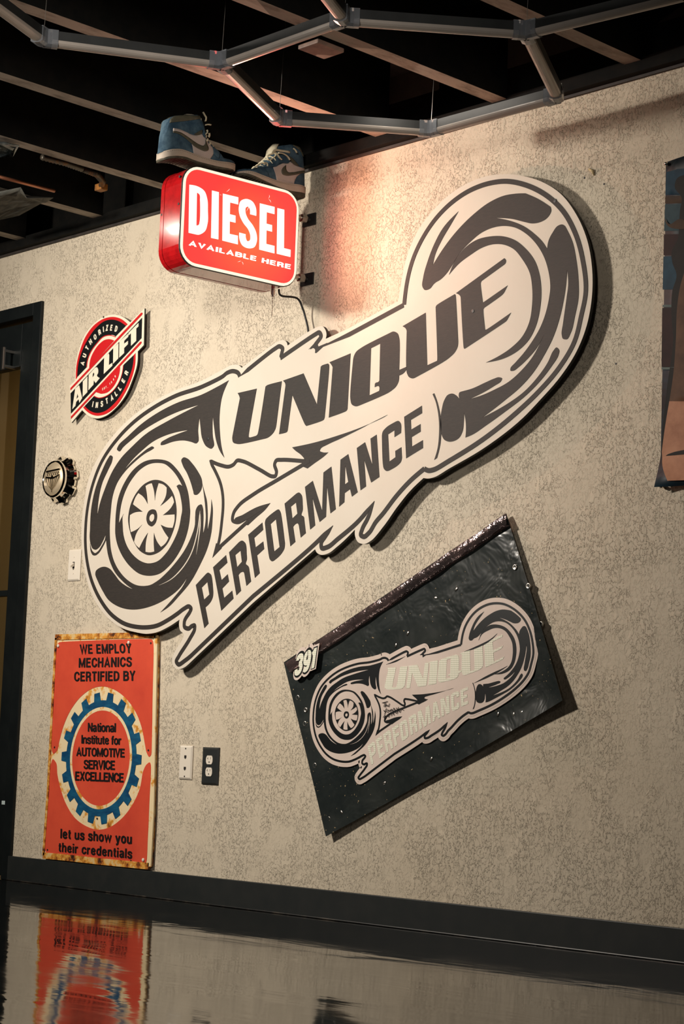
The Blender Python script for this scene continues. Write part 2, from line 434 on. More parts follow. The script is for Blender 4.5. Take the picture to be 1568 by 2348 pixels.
# joists
for k in range(-5, 9):
    xr = -3.126 - .4885 * k
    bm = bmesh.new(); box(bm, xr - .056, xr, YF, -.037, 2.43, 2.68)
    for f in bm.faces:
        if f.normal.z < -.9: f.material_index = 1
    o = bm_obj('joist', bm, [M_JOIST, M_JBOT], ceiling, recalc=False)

# door (left edge of the frame): black aluminium frame with glass, ribbed building beyond
M_FRAME = mottled('black_door_paint', rgb(18, 22, 23), rgb(24, 28, 28), 8, .4, spec=.3)
D1 = tag(empty('door_1', (DX1 - .95, .03, 0)), kind='structure')
def P3(px, py, y): return W(px, py, y)
bm = bmesh.new(); jw = .050
box(bm, DX1 - jw, DX1 + .004, -.012, .10, 0, DZ, .003); box(bm, DX0, DX1 - jw, -.012, .10, DZ - jw, DZ, .003); box(bm, DX0, DX0 + jw, -.012, .1, 0, DZ - jw, .003)
bm_obj('door_frame', bm, M_FRAME, D1)
sx1 = DX1 - jw - .006; st = .105
bm = bmesh.new()
box(bm, sx1 - st, sx1, .02, .065, .01, DZ - jw - .01, .004)
box(bm, DX1 - .98, DX1 - .98 + st, .02, .065, .01, DZ - jw - .01, .004)
box(bm, DX1 - .98 + st, sx1 - st, .02, .065, DZ - jw - .01 - .17, DZ - jw - .01, .004)
box(bm, DX1 - .98 + st, sx1 - st, .02, .065, .01, .32, .004)
zr = W(30, 1360, .04)[2]
box(bm, DX1 - .98 + st, sx1 - st, .025, .06, zr - .011, zr + .011, .002)
bm_obj('door_leaf', bm, M_FRAME, D1)
bm = bmesh.new(); box(bm, DX1 - .98 + st, sx1 - st, .040, .046, .32, DZ - jw - .18)
mg = mat('door_glass', (.9, .93, .9, 1), .02); mg.node_tree.nodes['Principled BSDF'].inputs['Transmission Weight'].default_value = 1
bm_obj('glass_pane', bm, mg, D1)
bm = bmesh.new(); zs = W(12, 1840, .02)[2]; xs = W(12, 1840, .02)[0]
box(bm, xs - .018, xs + .018, .0165, .02, zs - .008, zs + .006); bm_obj('sticker', bm, mat('pale_sticker', rgb(190, 205, 205), .5), D1)
bm = bmesh.new(); box(bm, sx1 - .165, sx1 - .15, -.03, -.02, 1.93, 2.02, .003); box(bm, sx1 - .164, sx1 - .151, -.02, .03, 1.94, 1.95); box(bm, sx1 - .164, sx1 - .151, -.02, .03, 2.0, 2.01)
bm_obj('pull_handle', bm, M_STEEL, D1)
# ribbed wall beyond the glass, one panel per rib
M_RIB = mottled('tan_ribbed_metal', rgb(196, 166, 112), rgb(182, 150, 98), 2, .5, sc=(1, 1, .2))
bm = bmesh.new(); x = XL
prof = [(0, 0), (.10, 0), (.125, -.03), (.15, -.03), (.175, 0)]
vs = []; xx = XL
while xx < -4.6:
    for a, b in prof: vs.append((xx + a, 1.25 + b))
    xx += .2
lo = [bm.verts.new((a, b, 0)) for a, b in vs]; hi = [bm.verts.new((a, b, 2.68)) for a, b in vs]
for i in range(len(vs) - 1): bm.faces.new((lo[i], lo[i + 1], hi[i + 1], hi[i]))
tag(bm_obj('wall_beyond', bm, M_RIB, recalc=False), kind='structure')
bm = bmesh.new(); box(bm, -4.6, -4.5, .14, 1.6, 0, 2.75); tag(bm_obj('wall_side', bm, M_FAR), kind='structure')
lamp = area('hall_light', (-7.3, .7, 2.4), (-7.2, 1.2, .8), .5, .2, 3.2, (1, .78, .5))


# ================================================================== TURBO LOGO ART (traced on the board's own plane)
YB = -.042                       # front face of the board
OUT_W = .0150
BOARD = """A 1440,68 1380,66 1300,105 1100,210 880,290 680,390 500,515 320,690 185,880 95,1080 50,1300 28,1500
B 26,400 45,600 85,780 165,960 270,1090 400,1180 520,1215 610,1228 700,1215 800,1170 908,1100* 903,1150 915,1200 945,1230 930,1285 870,1380
842,1450 850,1515 890,1548 940,1535 1010,1480* D 392,1577* 950,1095* 965,1125 1000,1145 1060,1135 1150,1070 1308,918* 1310,980 1340,1035
1395,1047 1450,1020 1568,885 G 430,1190 560,1030 670,925* 700,930 760,920 900,840 1200,665 1568,380 I 1000,1020 1200,790
1340,570 1430,340 1475,100 H 1437,870 1430,700 1400,540 1320,350 1200,195 1060,110 900,68 820,60 700,70 540,125 400,215 270,345 165,500
100,660 65,820 48,930 42,972* F 0,755* C 1045,145* 1052,110 1040,60 1015,32 980,35 900,75 703,205* 690,170 660,155 620,165 290,405*"""
OUTLINE = """C 150,455 A 1300,165 1100,265 880,340 680,445 500,575 340,740 210,930 130,1130 80,1350 62,1540
B 60,400 80,600 120,760 200,930 300,1060 420,1140 520,1165 600,1170 700,1155 800,1105 890,1045 950,1000 990,982 1010,1000 1000,1030 950,1120 955,1170
990,1180 1015,1160 1040,1153 1042,1185 1000,1270 900,1430 878,1480 895,1502 960,1465 1010,1425* D 392,1517* 960,1035 1110,882*"""
STROKES = [  # spec, width factor, taper start, taper end
 (OUTLINE, 1, 0, .05),
 ("C 150,455 215,435 255,450 272,482*", 1, 0, 0), ("C 272,482* 590,232 630,212 655,228 650,270 637,318*", 1, .004, .004),
 ("C 637,318* 950,105 985,88 1002,118 975,165 905,238*", 1, 0, .03),
 ("C 955,240* 1254,106* F 490,547*", 1, .01, 0),
 ("D 1110,882* 1040,980 1003,1045 1010,1085 1060,1075 1150,1005 1350,830 1482,662*", 1, .03, .05),
 ("D 1482,662* 1415,830 1372,915 1362,970 1385,982 1430,950 G 240,1320 300,1250 430,1080 560,940 675,842*", 1, .05, 0),
 ("G 675,842* 715,858 760,850 900,770 1200,580 I 800,1120 1000,930 1180,720 1320,480 1380,250 H 1388,900 1370,700 1310,480 1220,320 1100,210 960,140 820,112 700,125 560,175 430,260 310,380 210,530 150,660 110,800 88,940 82,1000*", 1, 0, 0),
 ("C 0,1238 50,1262 100,1280 180,1292 215,1275 250,1238 300,1245 450,1320 560,1380 590,1378 602,1345 585,1270 600,1238 650,1232 860,1245", .86, .008, 0),
 ("C 0,1240 50,1330 100,1450 120,1560 D 122,700 110,850 90,1000 70,1085", .80, .02, 0),
 ("D 900,300* 600,478 400,598 260,705 215,775 212,840 250,852 340,808 450,740 545,682", .86, 0, .05),
 ("D 350,840* 75,1090*", .86, 0, 0),
]
FILLS = [
 ("C 890,240* 975,150* 970,188* 978,214* 1060,180* 960,272* 948,272* 945,235~ 920,226~",),
 ("D 60,1040* 105,1060* 110,1085* 26,1172*",),
 # intake housing
 ("""A 1350,203* 1240,265 1100,335 900,400 720,490 560,600 440,710 358,790 346,828 365,843 400,805 480,735 560,668 700,580 860,500 1083,424*
 960,485 800,570 600,690 480,800 380,905 305,1020 240,1170 195,1300 168,1415* 178,1290 215,1120 265,1010 302,925 304,888 288,878 265,905 205,1030
 150,1180 112,1370 102,1560 B 100,330 108,420 130,465 152,472 180,455 215,400 243,335* 238,372 205,440 170,490 148,502 125,485 108,440 103,410*
 104,450 112,495 130,522 152,523 178,505 215,450 247,385* 252,440 265,520 290,600 330,680 390,750 440,795 488,827* 430,800 370,755 320,690 275,640
 235,625 190,635 155,665 150,690 175,760 215,840 270,925 340,975 420,1003 500,1010 600,995 700,960 800,905 900,825 980,715* 930,810 870,885
 800,965 735,1035* 810,985 900,890 1000,770 1090,610 1160,450 1192,320 1203,200 1205,100 1193,20* 1190,100 1178,200 1158,300* 1160,200 1158,100
 1150,20 A 1135,1220 1113,1140* 1127,1240 1138,1340 B 1143,185 1135,260 1118,330* 1120,250 1121,150 1115,90 1103,65 1080,72 1055,110 1048,170 1045,250
 1010,360 950,480 870,590 790,680 700,758 640,790 600,797 520,790 440,745 370,670 320,580 292,480 282,380 280,250 A 288,1390 305,1250 345,1130
 420,1020 500,940 600,860 660,826 678,810 665,798 630,812 560,865 470,945 400,1022* 490,910 580,825 660,760 760,708 870,672 990,650* 880,690
 790,730 740,765 738,785 760,785 850,755 950,745 1010,757 1060,770 1076,752 1074,650 1087,538* 1095,620 1115,740 1150,800 1195,818 1215,795
 1205,700 1206,522* 1217,620 1240,760 1275,850 1310,900* 1290,830 1270,680 1268,500 1290,350""",),
 # inner ring with the hook
 ("A 700,913 600,930 500,1000 420,1110 360,1250 335,1400 330,1500 B 330,330 350,430 400,540 470,630 550,690 620,706 720,690 820,610 900,500 960,370 995,220 1002,120 A 1000,1350 985,1220 945,1100 880,1000 810,935",
  "A 932,1155* 915,1120 880,1060 830,1000 770,955 710,946 640,955 560,1000 480,1090 420,1200 385,1310 370,1400 362,1490* 380,1450 405,1405* B 396,170 396,260 405,350 440,450 500,530 570,580 620,594 700,580 780,510 850,400 900,280 922,170 A 930,1380 920,1270 900,1195 880,1155* 905,1140"),
 # turbine wheel
 ("A 690,1098 600,1130 520,1215 465,1330 445,1450 B 447,230 465,320 500,410 560,490 630,521 700,505 780,440 840,330 872,220 880,120 A 878,1340 850,1220 800,1145 745,1108",
  """A 685,1283* 690,1240 700,1190 718,1128* 760,1140 792,1168* 785,1240 735,1332* 800,1280 838,1240* 850,1265 858,1300* 830,1350 758,1415* 863,1408*
  B 862,210 845,275* 790,270 738,247* 770,310 808,365* 780,415 740,448* 705,400 677,322* 675,400 680,488* 640,496 600,490* 603,410 622,320* 590,370
  545,458* 515,430 497,400* 520,320 570,248* 530,285 468,315* 458,240 460,160* 500,138 575,130* 487,63* A 510,1255 535,1217* 580,1250 620,1315* 613,1230 600,1153* 630,1135 658,1128* 678,1200"""),
 ("A 668,1363 635,1375 612,1420 612,1470 630,1505 655,1517 685,1495 703,1450 703,1400 690,1370", "A 662,1405 645,1415 635,1440 640,1465 655,1475 672,1462 680,1435 675,1410"),
 ("A 945,896 925,915 935,965 975,1040 1010,1130 1030,1200 1040,1232 1060,1233 1095,1200 1112,1140* 1105,1090 1070,1020 1020,950 975,905",),
 # spear
 ("C 742,1120* 950,1075 1150,1015 1350,945 1568,848 G 345,357* 180,440 C 1400,930 1180,1040 1060,1095 1000,1130 992,1152 1015,1163 1068,1165* 1030,1200 940,1265 880,1310* 830,1290* 845,1268* 850,1240* 850,1218* 820,1185 775,1152",),
 ("D 547,680* 430,715 300,785 225,828 250,866 300,852 335,828* 310,870* 345,880* 420,810 500,740",),
 # exhaust housing bracket, blob, duct
 ("G 750,172* 765,163* 790,230 815,330 828,420 828,520 820,620 790,745* 765,762* 795,660 808,540 808,420 795,310 775,230",),
 ("""I 283,945* 290,937 400,905 520,850 600,815 640,803 668,812 660,838 600,880 500,940 380,998* 480,968 600,915 720,850 850,735 950,610 1010,500 1062,388*
 1035,445 980,540 900,635 820,710 770,745 745,745 745,722 790,670 860,590 940,480 1010,360 1060,230 1090,100 H 1133,880 1120,760 1085,650 1030,560 960,490
 880,445 800,433 720,445 640,480 560,545 480,630 430,710 390,770 340,820 312,836* 295,850 265,885 230,893 214,870 220,800 250,690 300,560 360,450 473,328*
 420,420 350,540 305,640 288,715* 360,600 460,470 580,350 700,260 800,215 890,200 955,198* 1040,235 1135,295* 1140,320 1110,375 1060,405 1000,415 950,405 860,383
 745,375* 850,397 940,433 1020,490 1080,550 1110,597* 1120,540 1150,480 1190,430 1220,422 1240,435* 1290,540 1320,680 1335,820 1335,950 1310,1080 1280,1200
 1250,1248 1225,1245 1215,1215 1225,1130 1250,950 1262,850 1254,745* 1245,860 1230,960 1190,1130 I 1130,440 1050,600 950,760 820,905 700,1005 600,1085
 490,1167* 600,1110 720,1040 870,930 990,800 1080,670 1130,565 1160,535 1182,560 1175,605 1110,710 1000,850 880,970 700,1110 520,1240 400,1320 340,1345*
 345,1280 342,1200 328,1120* 325,1200 310,1300 280,1350 230,1378 190,1382 150,1365 130,1330 118,1260 118,1160 128,1090 150,1010 185,960 225,950 255,965 287,1003* 280,965""",),
 ("H 405,783* 450,680 520,590 610,530 700,508 800,508 880,535 950,590 1020,680 1055,780 1068,890 1060,1020 1030,1150 980,1250 900,1330 800,1385 670,1415* 760,1370 850,1310 930,1230 980,1130 1002,1000 1003,880 985,770 930,670 870,600 800,568 720,565 640,590 560,640 480,700",),
]
UNIQUE = [
 ("C 253,632 425,592 352,1025~ 360,1030~ 420,1015 432,1003~ 503,575 515,563~ 650,525 602,910 590,960~ 560,1005~ 520,1035~ 480,1046 250,1090~ 215,1078~ 205,1045~ 207,1015 273,680 268,660~",),
 ("C 660,520 845,455 965,735 1000,395 1010,385~ 1065,366 1075,378~ 1035,850 1028,870~ 870,928 860,918~ 745,650 703,965 697,980~ 625,1002 683,565 680,545~",),
 ("C 1078,355 1268,275 1240,775 1232,790~ 1072,853 1107,400 1100,385~",),
 ("F 35,1050 42,1010~ 65,965~ 110,930~ 370,795 400,784~ 435,800~ 450,840~ 450,1130 518,1100 512,1128~ 490,1158~ 450,1180 445,1230~ 420,1280~ 375,1320~ 90,1450 60,1457~ 25,1440~ 12,1395~",
  "F 197,935 280,893 272,1225 262,1238~ 240,1245~ 232,1255 230,1285 265,1275~ 272,1285~ 270,1318 183,1358"),
 ("F 480,737 688,615 702,1088 790,1048 793,1035~ 778,565 785,550~ 950,448 956,455~ 980,870 975,920~ 950,970~ 900,1020~ 600,1195 570,1206~ 540,1195~ 520,1160~ 518,780 512,762~",),
 ("F 960,440 1395,125 1408,140~ 1405,170~ 1395,182 1190,330 1183,345~ 1202,522 1210,520 1425,370 1395,430 1380,450~ 1215,570 1207,582~ 1222,765 1230,768~ 1455,615 1420,680 1410,692~ 1038,940 1031,935~ 1003,475 995,460~",),
]
PERFORMANCE = [
 ("B 1053,790 1140,695 1165,678~ 1187,692~ 1210,850 1205,900~ 1180,950~ 1140,990 1168,1135 1130,1177", "B 1107,812 1157,762 1175,875 1128,920"),
 ("B 1208,630 1325,520 1337,588 1265,655 1285,745 1340,692 1352,757 1292,820 1308,905 1380,840 1392,910 1282,1020",),
 ("B 1352,495 1440,405 1470,390~ 1495,408~ 1510,510 1512,560~ 1503,600~ 1525,620~ 1535,660 1550,757 1508,797 1490,690 1480,672~ 1460,675~ 1437,700 1460,840 1418,882", "B 1408,520 1455,480 1467,580 1425,628"),
 ("D 348,965 475,855 483,920 402,993 415,1078 483,1025 492,1092 428,1150 452,1310 408,1352",),
 ("D 498,860 507,825~ 530,800~ 600,745 622,737~ 637,757~ 678,1040 672,1090~ 650,1130~ 580,1197 560,1203~ 543,1188~", "D 550,868 597,825 630,1075 582,1115"),
 ("D 675,685 780,595 805,585~ 825,603~ 837,690 838,740~ 828,790~ 845,800~ 852,830 866,950 820,990 803,880 790,862~ 775,868~ 752,893 772,1028 727,1068", "D 732,712 777,675 790,775 745,818"),
 ("D 858,535 928,480 1012,750 1024,405 1095,352 1135,735 1087,772 1057,527 1047,802 990,850 925,632 950,880 905,918",),
 ("D 1177,290 1247,240 1332,582 1280,622 1263,555 1215,590 1212,672 1165,712", "D 1220,340 1247,490 1217,512"),
 ("D 1324,185 1398,133 1463,340 1447,100 1502,65 1527,445 1453,495 1390,290 1407,530 1357,565",),
 ("G 295,545 303,508~ 330,475~ 420,418 445,412~ 462,430~ 466,520 408,557 408,495 350,533 362,777 417,738 415,682 470,648 475,740 465,780~ 440,808~ 360,858 335,862~ 313,843~",),
 ("G 495,375 654,275 656,342 555,403 558,490 642,440 643,508 563,557 565,642 663,585 664,655 513,748",),
]
HILITES = [("B 722,792* 820,745 930,640 1010,510 1060,350 1085,200 1092,120*", .0045, .12, .02), ("B 1058,515* 1075,400 1090,280 1096,150*", .006, .10, .04)]
def art_loops(specs, y, corners): return [[curve2(s, y, corners) for s in sp] for sp in specs]
board_loop = curve2(BOARD, YB)
fills = art_loops(FILLS, YB - .001, False)
uni = art_loops(UNIQUE, YB - .001, True); perf = art_loops(PERFORMANCE, YB - .001, True)
strokes = [(curve2(s, YB - .001, False, closed=False), wf * OUT_W, a, b) for s, wf, a, b in STROKES]
hil = [(curve2(s, YB - .0015, False, closed=False), wf, a, b) for s, wf, a, b in HILITES]

def build_logo(root, to3, d0, s, board_m, art_m, letter_m, hi_m, board_side, margin=0, thick=.012, dy=.0010, lname='letter', ofac=1.0):
    """to3(p, depth): depth counts out from the wall; s scales stroke widths"""
    if not margin:
        slab('board', [board_loop], to3, d0, d0 - thick, board_m, root, board_side)
    else:
        slab('sticker_backing', [board_loop], to3, d0, d0 - dy, board_m, root)
        for i, (p, wd, a, b) in enumerate(strokes[:8]):
            stroke('sticker_margin', p, margin, to3, d0 - .0002 - i * .00004, d0 - dy - .0004, board_m, root)
    for lp in fills[2:]:
        pass
    names = ['outline_notch', 'flame_tip', 'intake_housing', 'compressor_ring', 'turbine_wheel', 'wheel_hub', 'housing_vane', 'flame_spear', 'flame_curl', 'flange_line', 'exhaust_housing', 'exhaust_ring']
    for nm, lp in zip(names, fills): slab(nm, lp, to3, d0 + dy, d0 - dy / 2, art_m, root)
    for i, (p, wd, a, b) in enumerate(strokes):
        stroke('outline' if i < 8 else 'flame_line', p, wd * s * ofac, to3, d0 + dy * 1.05 + i * .00004, d0 - dy / 2, art_m, root, a * s, b * s)
    for p, wd, a, b in hil: stroke('highlight_line', p, wd * s, to3, d0 + dy * 1.6, d0, hi_m, root, a * s, b * s)
    for lp in uni: slab(lname, lp, to3, d0 + dy, d0 - dy / 2, letter_m, root)
    for lp in perf: slab(lname, lp, to3, d0 + dy, d0 - dy / 2, letter_m, root)

c = W(760, 960)
T1 = tag(empty('turbo_logo_sign', (c[0], YB, c[2])), 'huge cream cut-out turbocharger sign with charcoal UNIQUE PERFORMANCE lettering on the wall', 'wall sign')
build_logo(T1, lambda p, d: (p.x, -d, p.y), -YB, 1.0, M_CREAM, M_DARK, M_DARK, M_CREAM, M_EDGE)
# standoff blocks behind the board, and the screws
for q in ((380, 1180), (700, 1000), (1000, 760), (1200, 560), (1230, 850), (560, 1230)):
    a = W(q[0], q[1]); bm = bmesh.new(); box(bm, a[0] - .04, a[0] + .04, YB + .0125, .001, a[2] - .04, a[2] + .04)
    bm_obj('standoff', bm, M_EDGE, T1)
for q, yy in (((1083.7, 713.3), 0), ((476.5, 1006.4), 0), ((1272, 460), 0)):
    a = W(q[0], q[1], YB - .002); bm = bmesh.new(); lathe_y(bm, a[0], a[2], [(.0055, YB), (.0055, YB - .0022), (.003, YB - .0026)], 14); bm_obj('screw', bm, M_EDGE, T1)

# ================================================================== RACE PANEL (crumpled sheet metal with the same artwork)
YP = -.015
corr = [((347.9, 1187.3), (797.5, 1639.3)), ((1157, 593), (1157.2, 1464.2)), ((468.3, 1440.3), (848.7, 1757.5)), ((1161.5, 415.7), (1150, 1390.6)),
        ((1342.6, 667), (1226.6, 1484.8)), ((404.5, 1520), (821, 1787.6)), ((195.8, 1220), (723.4, 1637.9)), ((550, 862.4), (886, 1513.5)), ((969.4, 1027), (1074.5, 1614))]
A_ = []; B_ = []
for a, b in corr:
    p = W(*a, YB); q = W(*b, YP - .003); A_.append([p[0], p[2], 1]); B_.append([q[0], q[2]])
AFF, *_ = np.linalg.lstsq(np.array(A_), np.array(B_), rcond=None)
print('affine residual', np.abs(np.array(A_) @ AFF - np.array(B_)).max(), AFF.tolist())
sc_ = math.sqrt(abs(np.linalg.det(AFF[:2])))
def panel3(p, d):
    q = np.array([p.x, p.y, 1]) @ AFF; return (q[0], -d, q[1])
M_PANEL = mottled('glossy_black_sheet', rgb(34, 40, 40), rgb(50, 54, 52), 6, .24, spec=.6)
t = NT(M_PANEL); co = t.coords()
dn = t.noise(co, 9, 3, .5, .6); spots = t.noise(co, 120, 2)
t.l(t.bump(dn, .28, .03), t.b.inputs['Normal'])
base = [l.from_socket for l in t.t.links if l.to_socket == t.b.inputs['Base Color']][0]
mx = t.n('ShaderNodeMix', data_type='RGBA'); t.l(t.ramp(spots, [(.715, (0, 0, 0, 1)), (.74, (1, 1, 1, 1))]), mx.inputs[0]); t.l(base, mx.inputs[6])
mx.inputs[7].default_value = rgb(190, 165, 125); t.l(mx.outputs[2], t.b.inputs['Base Color'])
M_FOIL = mottled('crinkled_mirror_strip', rgb(120, 108, 108), rgb(190, 160, 156), 8, .15, metal=.85, bump=.6, bd=.02)
TLp, TRp, BRp, BLp = (653, 1519), (1160, 1178), (1299, 1607), (751, 1918)
cP = W(960, 1560, YP)
PN = tag(empty('race_panel', (cP[0], YP, cP[2])), 'tilted dented black sheet panel numbered 391 with a smaller turbo logo sticker', 'panel')
def lerp(a, b, t): return tuple(x + (y - x) * t for x, y in zip(a, b))
NX, NZ = 36, 26
def panel_pt(u, v):
    top = lerp(TLp, TRp, u); bot = lerp(BLp, BRp, u); px = lerp(top, bot, v)
    # the left edge bows inwards, upper left corner sticks out
    bow = (1 - u) ** 3 * math.sin(math.pi * min(v * 1.0, 1)) * -7
    px = (px[0] - bow * -1.0 * 0 + 0, px[1]); return px
vs = []; fs = []
for j in range(NZ + 1):
    for i in range(NX + 1):
        u, v = i / NX, j / NZ; q = W(*panel_pt(u, v), YP)
        lift = .005 * (1 - u) ** 4 + .022 * u ** 4 * v ** 2 + .003 * math.sin(9 * u + 2) * v ** 4
        edge = max(0, min(1, (min(u, v, 1 - u, 1 - v)) / .08)); dent = 0
        vs.append((q[0], YP - lift * (1 - edge) - .0, q[2]))
n0 = len(vs)
for a in list(vs): vs.append((a[0], a[1] + .0016, a[2]))
ix = lambda i, j: j * (NX + 1) + i
for j in range(NZ):
    for i in range(NX):
        a, b, c_, d = ix(i, j), ix(i + 1, j), ix(i + 1, j + 1), ix(i, j + 1)
        fs.append((a, d, c_, b)); fs.append((a + n0, b + n0, c_ + n0, d + n0))
for i in range(NX):
    fs.append((ix(i, 0), ix(i + 1, 0), ix(i + 1, 0) + n0, ix(i, 0) + n0)); fs.append((ix(i + 1, NZ), ix(i, NZ), ix(i, NZ) + n0, ix(i + 1, NZ) + n0))
for j in range(NZ):
    fs.append((ix(0, j + 1), ix(0, j), ix(0, j) + n0, ix(0, j + 1) + n0)); fs.append((ix(NX, j), ix(NX, j + 1), ix(NX, j + 1) + n0, ix(NX, j) + n0))
sh_ = mesh('sheet', vs, fs, M_PANEL, PN, True); sh_.data.set_sharp_from_angle(angle=.7)
# folded mirror-like strip along the upper edge
sp = []
N1 = 40
for i in range(N1 + 1):
    u = i / N1
    wob = 1.5 * math.sin(u * 31) + 1.0 * math.sin(u * 57 + 1)
    a = lerp((655, 1520), (1160, 1177), u); b = lerp((668, 1541), (1166, 1203), u)
    a = (a[0], a[1] + wob * .5); b = (b[0], b[1] + wob * .4)
    pa, pb = W(*a, YP - .001), W(*b, YP - .0045)
    sp.append(((pa[0], YP - .0015 - .004 * (1 - u) ** 2, pa[2]), (pb[0], YP - .013 - .002 * math.sin(u * 40), pb[2])))
vs = [p[0] for p in sp] + [p[1] for p in sp] + [(p[1][0], YP - .0005, p[1][2] - .003) for p in sp]
n = N1 + 1; fs = []
for i in range(N1): fs += [(i, n + i, n + i + 1, i + 1), (n + i, 2 * n + i, 2 * n + i + 1, n + i + 1)]
mesh('folded_strip', vs, fs, M_FOIL, PN, True)
M_STK = mottled('pinkish_white_sticker', rgb(226, 208, 196), rgb(214, 196, 184), 5, .4)
M_HOLO = mat('holographic_foil', rgb(214, 218, 196), .35, .0); t = NT(M_HOLO); co = t.coords((1, 1, 1))
mp = t.n('ShaderNodeMapping'); mp.inputs['Rotation'].default_value = (0, math.radians(45), 0); t.l(co, mp.inputs[0])
ck = t.n('ShaderNodeTexChecker'); ck.inputs['Scale'].default_value = 230; ck.inputs[1].default_value = rgb(252, 248, 232); ck.inputs[2].default_value = rgb(212, 214, 190)
t.l(mp.outputs[0], ck.inputs[0]); t.l(ck.outputs[0], t.b.inputs['Base Color'])
build_logo(PN, panel3, -YP + .0045, 1.0, M_STK, M_BLK, M_HOLO, M_STK, M_STK, margin=.085, dy=.0006, ofac=1.15)
# number 391, outlined
def PW(px, py): return W(px, py, YP - .006)
dg = [pix('N', *q) for q in ((158, 850), (270, 803), (175, 728))]
text_fit('digit_outline', '391', *dg, .009, .0006, PW, M_STK, PN, 44, 3)
dg = [pix('N', *q) for q in ((163, 843), (266, 799), (177, 737))]
text_fit('digit_shadow', '391', *dg, .010, .0005, PW, M_BLK, PN, 35, 7)
dg = [pix('N', *q) for q in ((166, 838), (264, 797), (179, 742))]
text_fit('digit', '391', *dg, .0108, .0005, PW, M_HOLO, PN, 26, 11)
for sp_ in ("V 215,968 450,880 620,790 738,682", "V 375,1460 640,1330 800,1250 900,1190", "V 445,788 500,680 575,592", "Y 1350,1168 1500,1115 1650,1040"):
    stroke('flare_line', curve2(sp_, YP - .005, closed=False), .006, lambda p, d: (p.x, -d, p.y), -YP + .0052, -YP + .0040, M_BLK, PN, .05, .05)
for q in ((1213, 315), (1277, 405), (1337, 588), (1403, 897), (172, 940), (210, 1000), (206, 1065), (254, 1265), (321, 1522)):
    a = W(*pix('N', *q), YP - .003); bm = bmesh.new(); big = 1.3 if q[0] == 1403 else 1
    lathe_y(bm, a[0], a[2], [(.0085 * big, YP + .001), (.0085 * big, YP - .0035), (.0065 * big, YP - .0045), (.0045 * big, YP - .003)], 16); bm_obj('grommet', bm, M_STEEL, PN, True)
# marker scrawl on the sticker: thank you note
def scrawl(name, spec, y):
    stroke(name, curve2(spec, y, closed=False, n=4), .0016, lambda p, d: (p.x, -d, p.y), -y + .0008, -y, M_INK, PN)
for s in ("N 577,965 590,962 603,958", "N 590,963 586,985", "N 595,965 592,984 596,974 601,982", "N 604,975 607,983 612,968", "N 585,1000 590,1008 597,992 588,1022", "N 598,1005 603,1010 607,1000 600,1000", "N 610,998 612,1006 618,998",
          "N 582,1035 590,1025 588,1045 598,1030", "N 602,1030 612,1015 608,1035", "N 618,1005 622,995 628,1005 633,990 640,1002", "N 645,988 650,1000 655,985", "N 620,1028 630,1012 634,1025", "N 640,1015 650,1005 648,1018", "N 655,1000 662,1010 668,996 680,1000"):
    scrawl('marker_scrawl', s, YP - .0062)
# a few dents and gouges with bright bare metal
for q in ((930, 420), (831, 462), (697, 632), (1130, 1020), (1205, 1022), (810, 1235), (1245, 1010), (640, 690), (585, 1350), (380, 1490)):
    a = W(*pix('N', *q), YP - .003); bm = bmesh.new()
    lathe_y(bm, a[0], a[2], [(.0065, YP - .0002), (.0045, YP - .0014), (.002, YP - .002)], 10, lambda an, r, i: r * (1 + .3 * math.sin(2 * an + q[0]))); bm_obj('chipped_spot', bm, M_STEEL, PN, True)

# ================================================================== LIT DIESEL SIGN
Vd = ray(6350, 1942); Vd[2] = 0; SD = Vector(Vd / np.linalg.norm(Vd))       # runs from the tip back to the wall
SN = Vector((SD.y, -SD.x, 0)); SA = Vector(W(711, 505)); TH = .052            # half thickness
def SP(off):
    def f(px, py):
        d = Vector(ray(px, py)); p0 = SA + SN * off; c0 = Vector((0, -DIST, EYE))
        return c0 + d * ((p0 - c0).dot(SN) / d.dot(SN))
    return f
def suv(px, py, off=TH):                      # sign-local coordinates: u along SD, v = height
    q = SP(off)(px, py); return Vector(((q - SA).dot(SD), q.z))
def s3(p, d): return tuple(SA + SD * p.x + SN * d + Vector((0, 0, p.y - SA.z)))
def sloop(spec, corners=False): return [suv(p.x, p.y) for p in smooth(parse(spec, corners))]
def rrect(u0, u1, v0, v1, r, n=7):
    out = []
    for cx_, cy_, a0 in ((u1 - r, v1 - r, 0), (u0 + r, v1 - r, 90), (u0 + r, v0 + r, 180), (u1 - r, v0 + r, 270)):
        for k in range(n + 1):
            a = math.radians(a0 + 90 * k / n); out.append(Vector((cx_ + r * math.cos(a), cy_ + r * math.sin(a))))
    return out
def SPX(x, y): return pix('S', x, y)
uL = suv(*SPX(297, 1000)).x; uR = suv(*SPX(1344, 1250)).x
vT = (suv(*SPX(420, 562)).y + suv(*SPX(1150, 748)).y) / 2 + .004; vB = (suv(*SPX(420, 1442)).y + suv(*SPX(1200, 1625)).y) / 2 - .004
print('sign', uL, uR, vT, vB)
c0 = SA + SD * ((uL + uR) / 2)
DS = tag(empty('diesel_sign', (c0.x, c0.y, (vT + vB) / 2)), 'lit red light box sign reading DIESEL AVAILABLE HERE jutting from the wall', 'light box')
M_CASE = mottled('scuffed_red_enamel', rgb(176, 22, 26), rgb(150, 18, 22), 40, .16, coat=.4)
rad = .062
slab('case', [rrect(uL, uR, vB, vT, rad)], s3, TH - .006, -TH + .006, M_CASE, DS)
slab('back_rim', [rrect(uL - .001, uR + .001, vB - .001, vT + .001, rad)], s3, -TH + .0045, -TH - .014, M_CASE, DS)
slab('seam', [rrect(uL + .001, uR - .001, vB + .001, vT - .001, rad)], s3, -TH + .0065, -TH + .0040, M_EDGE, DS)
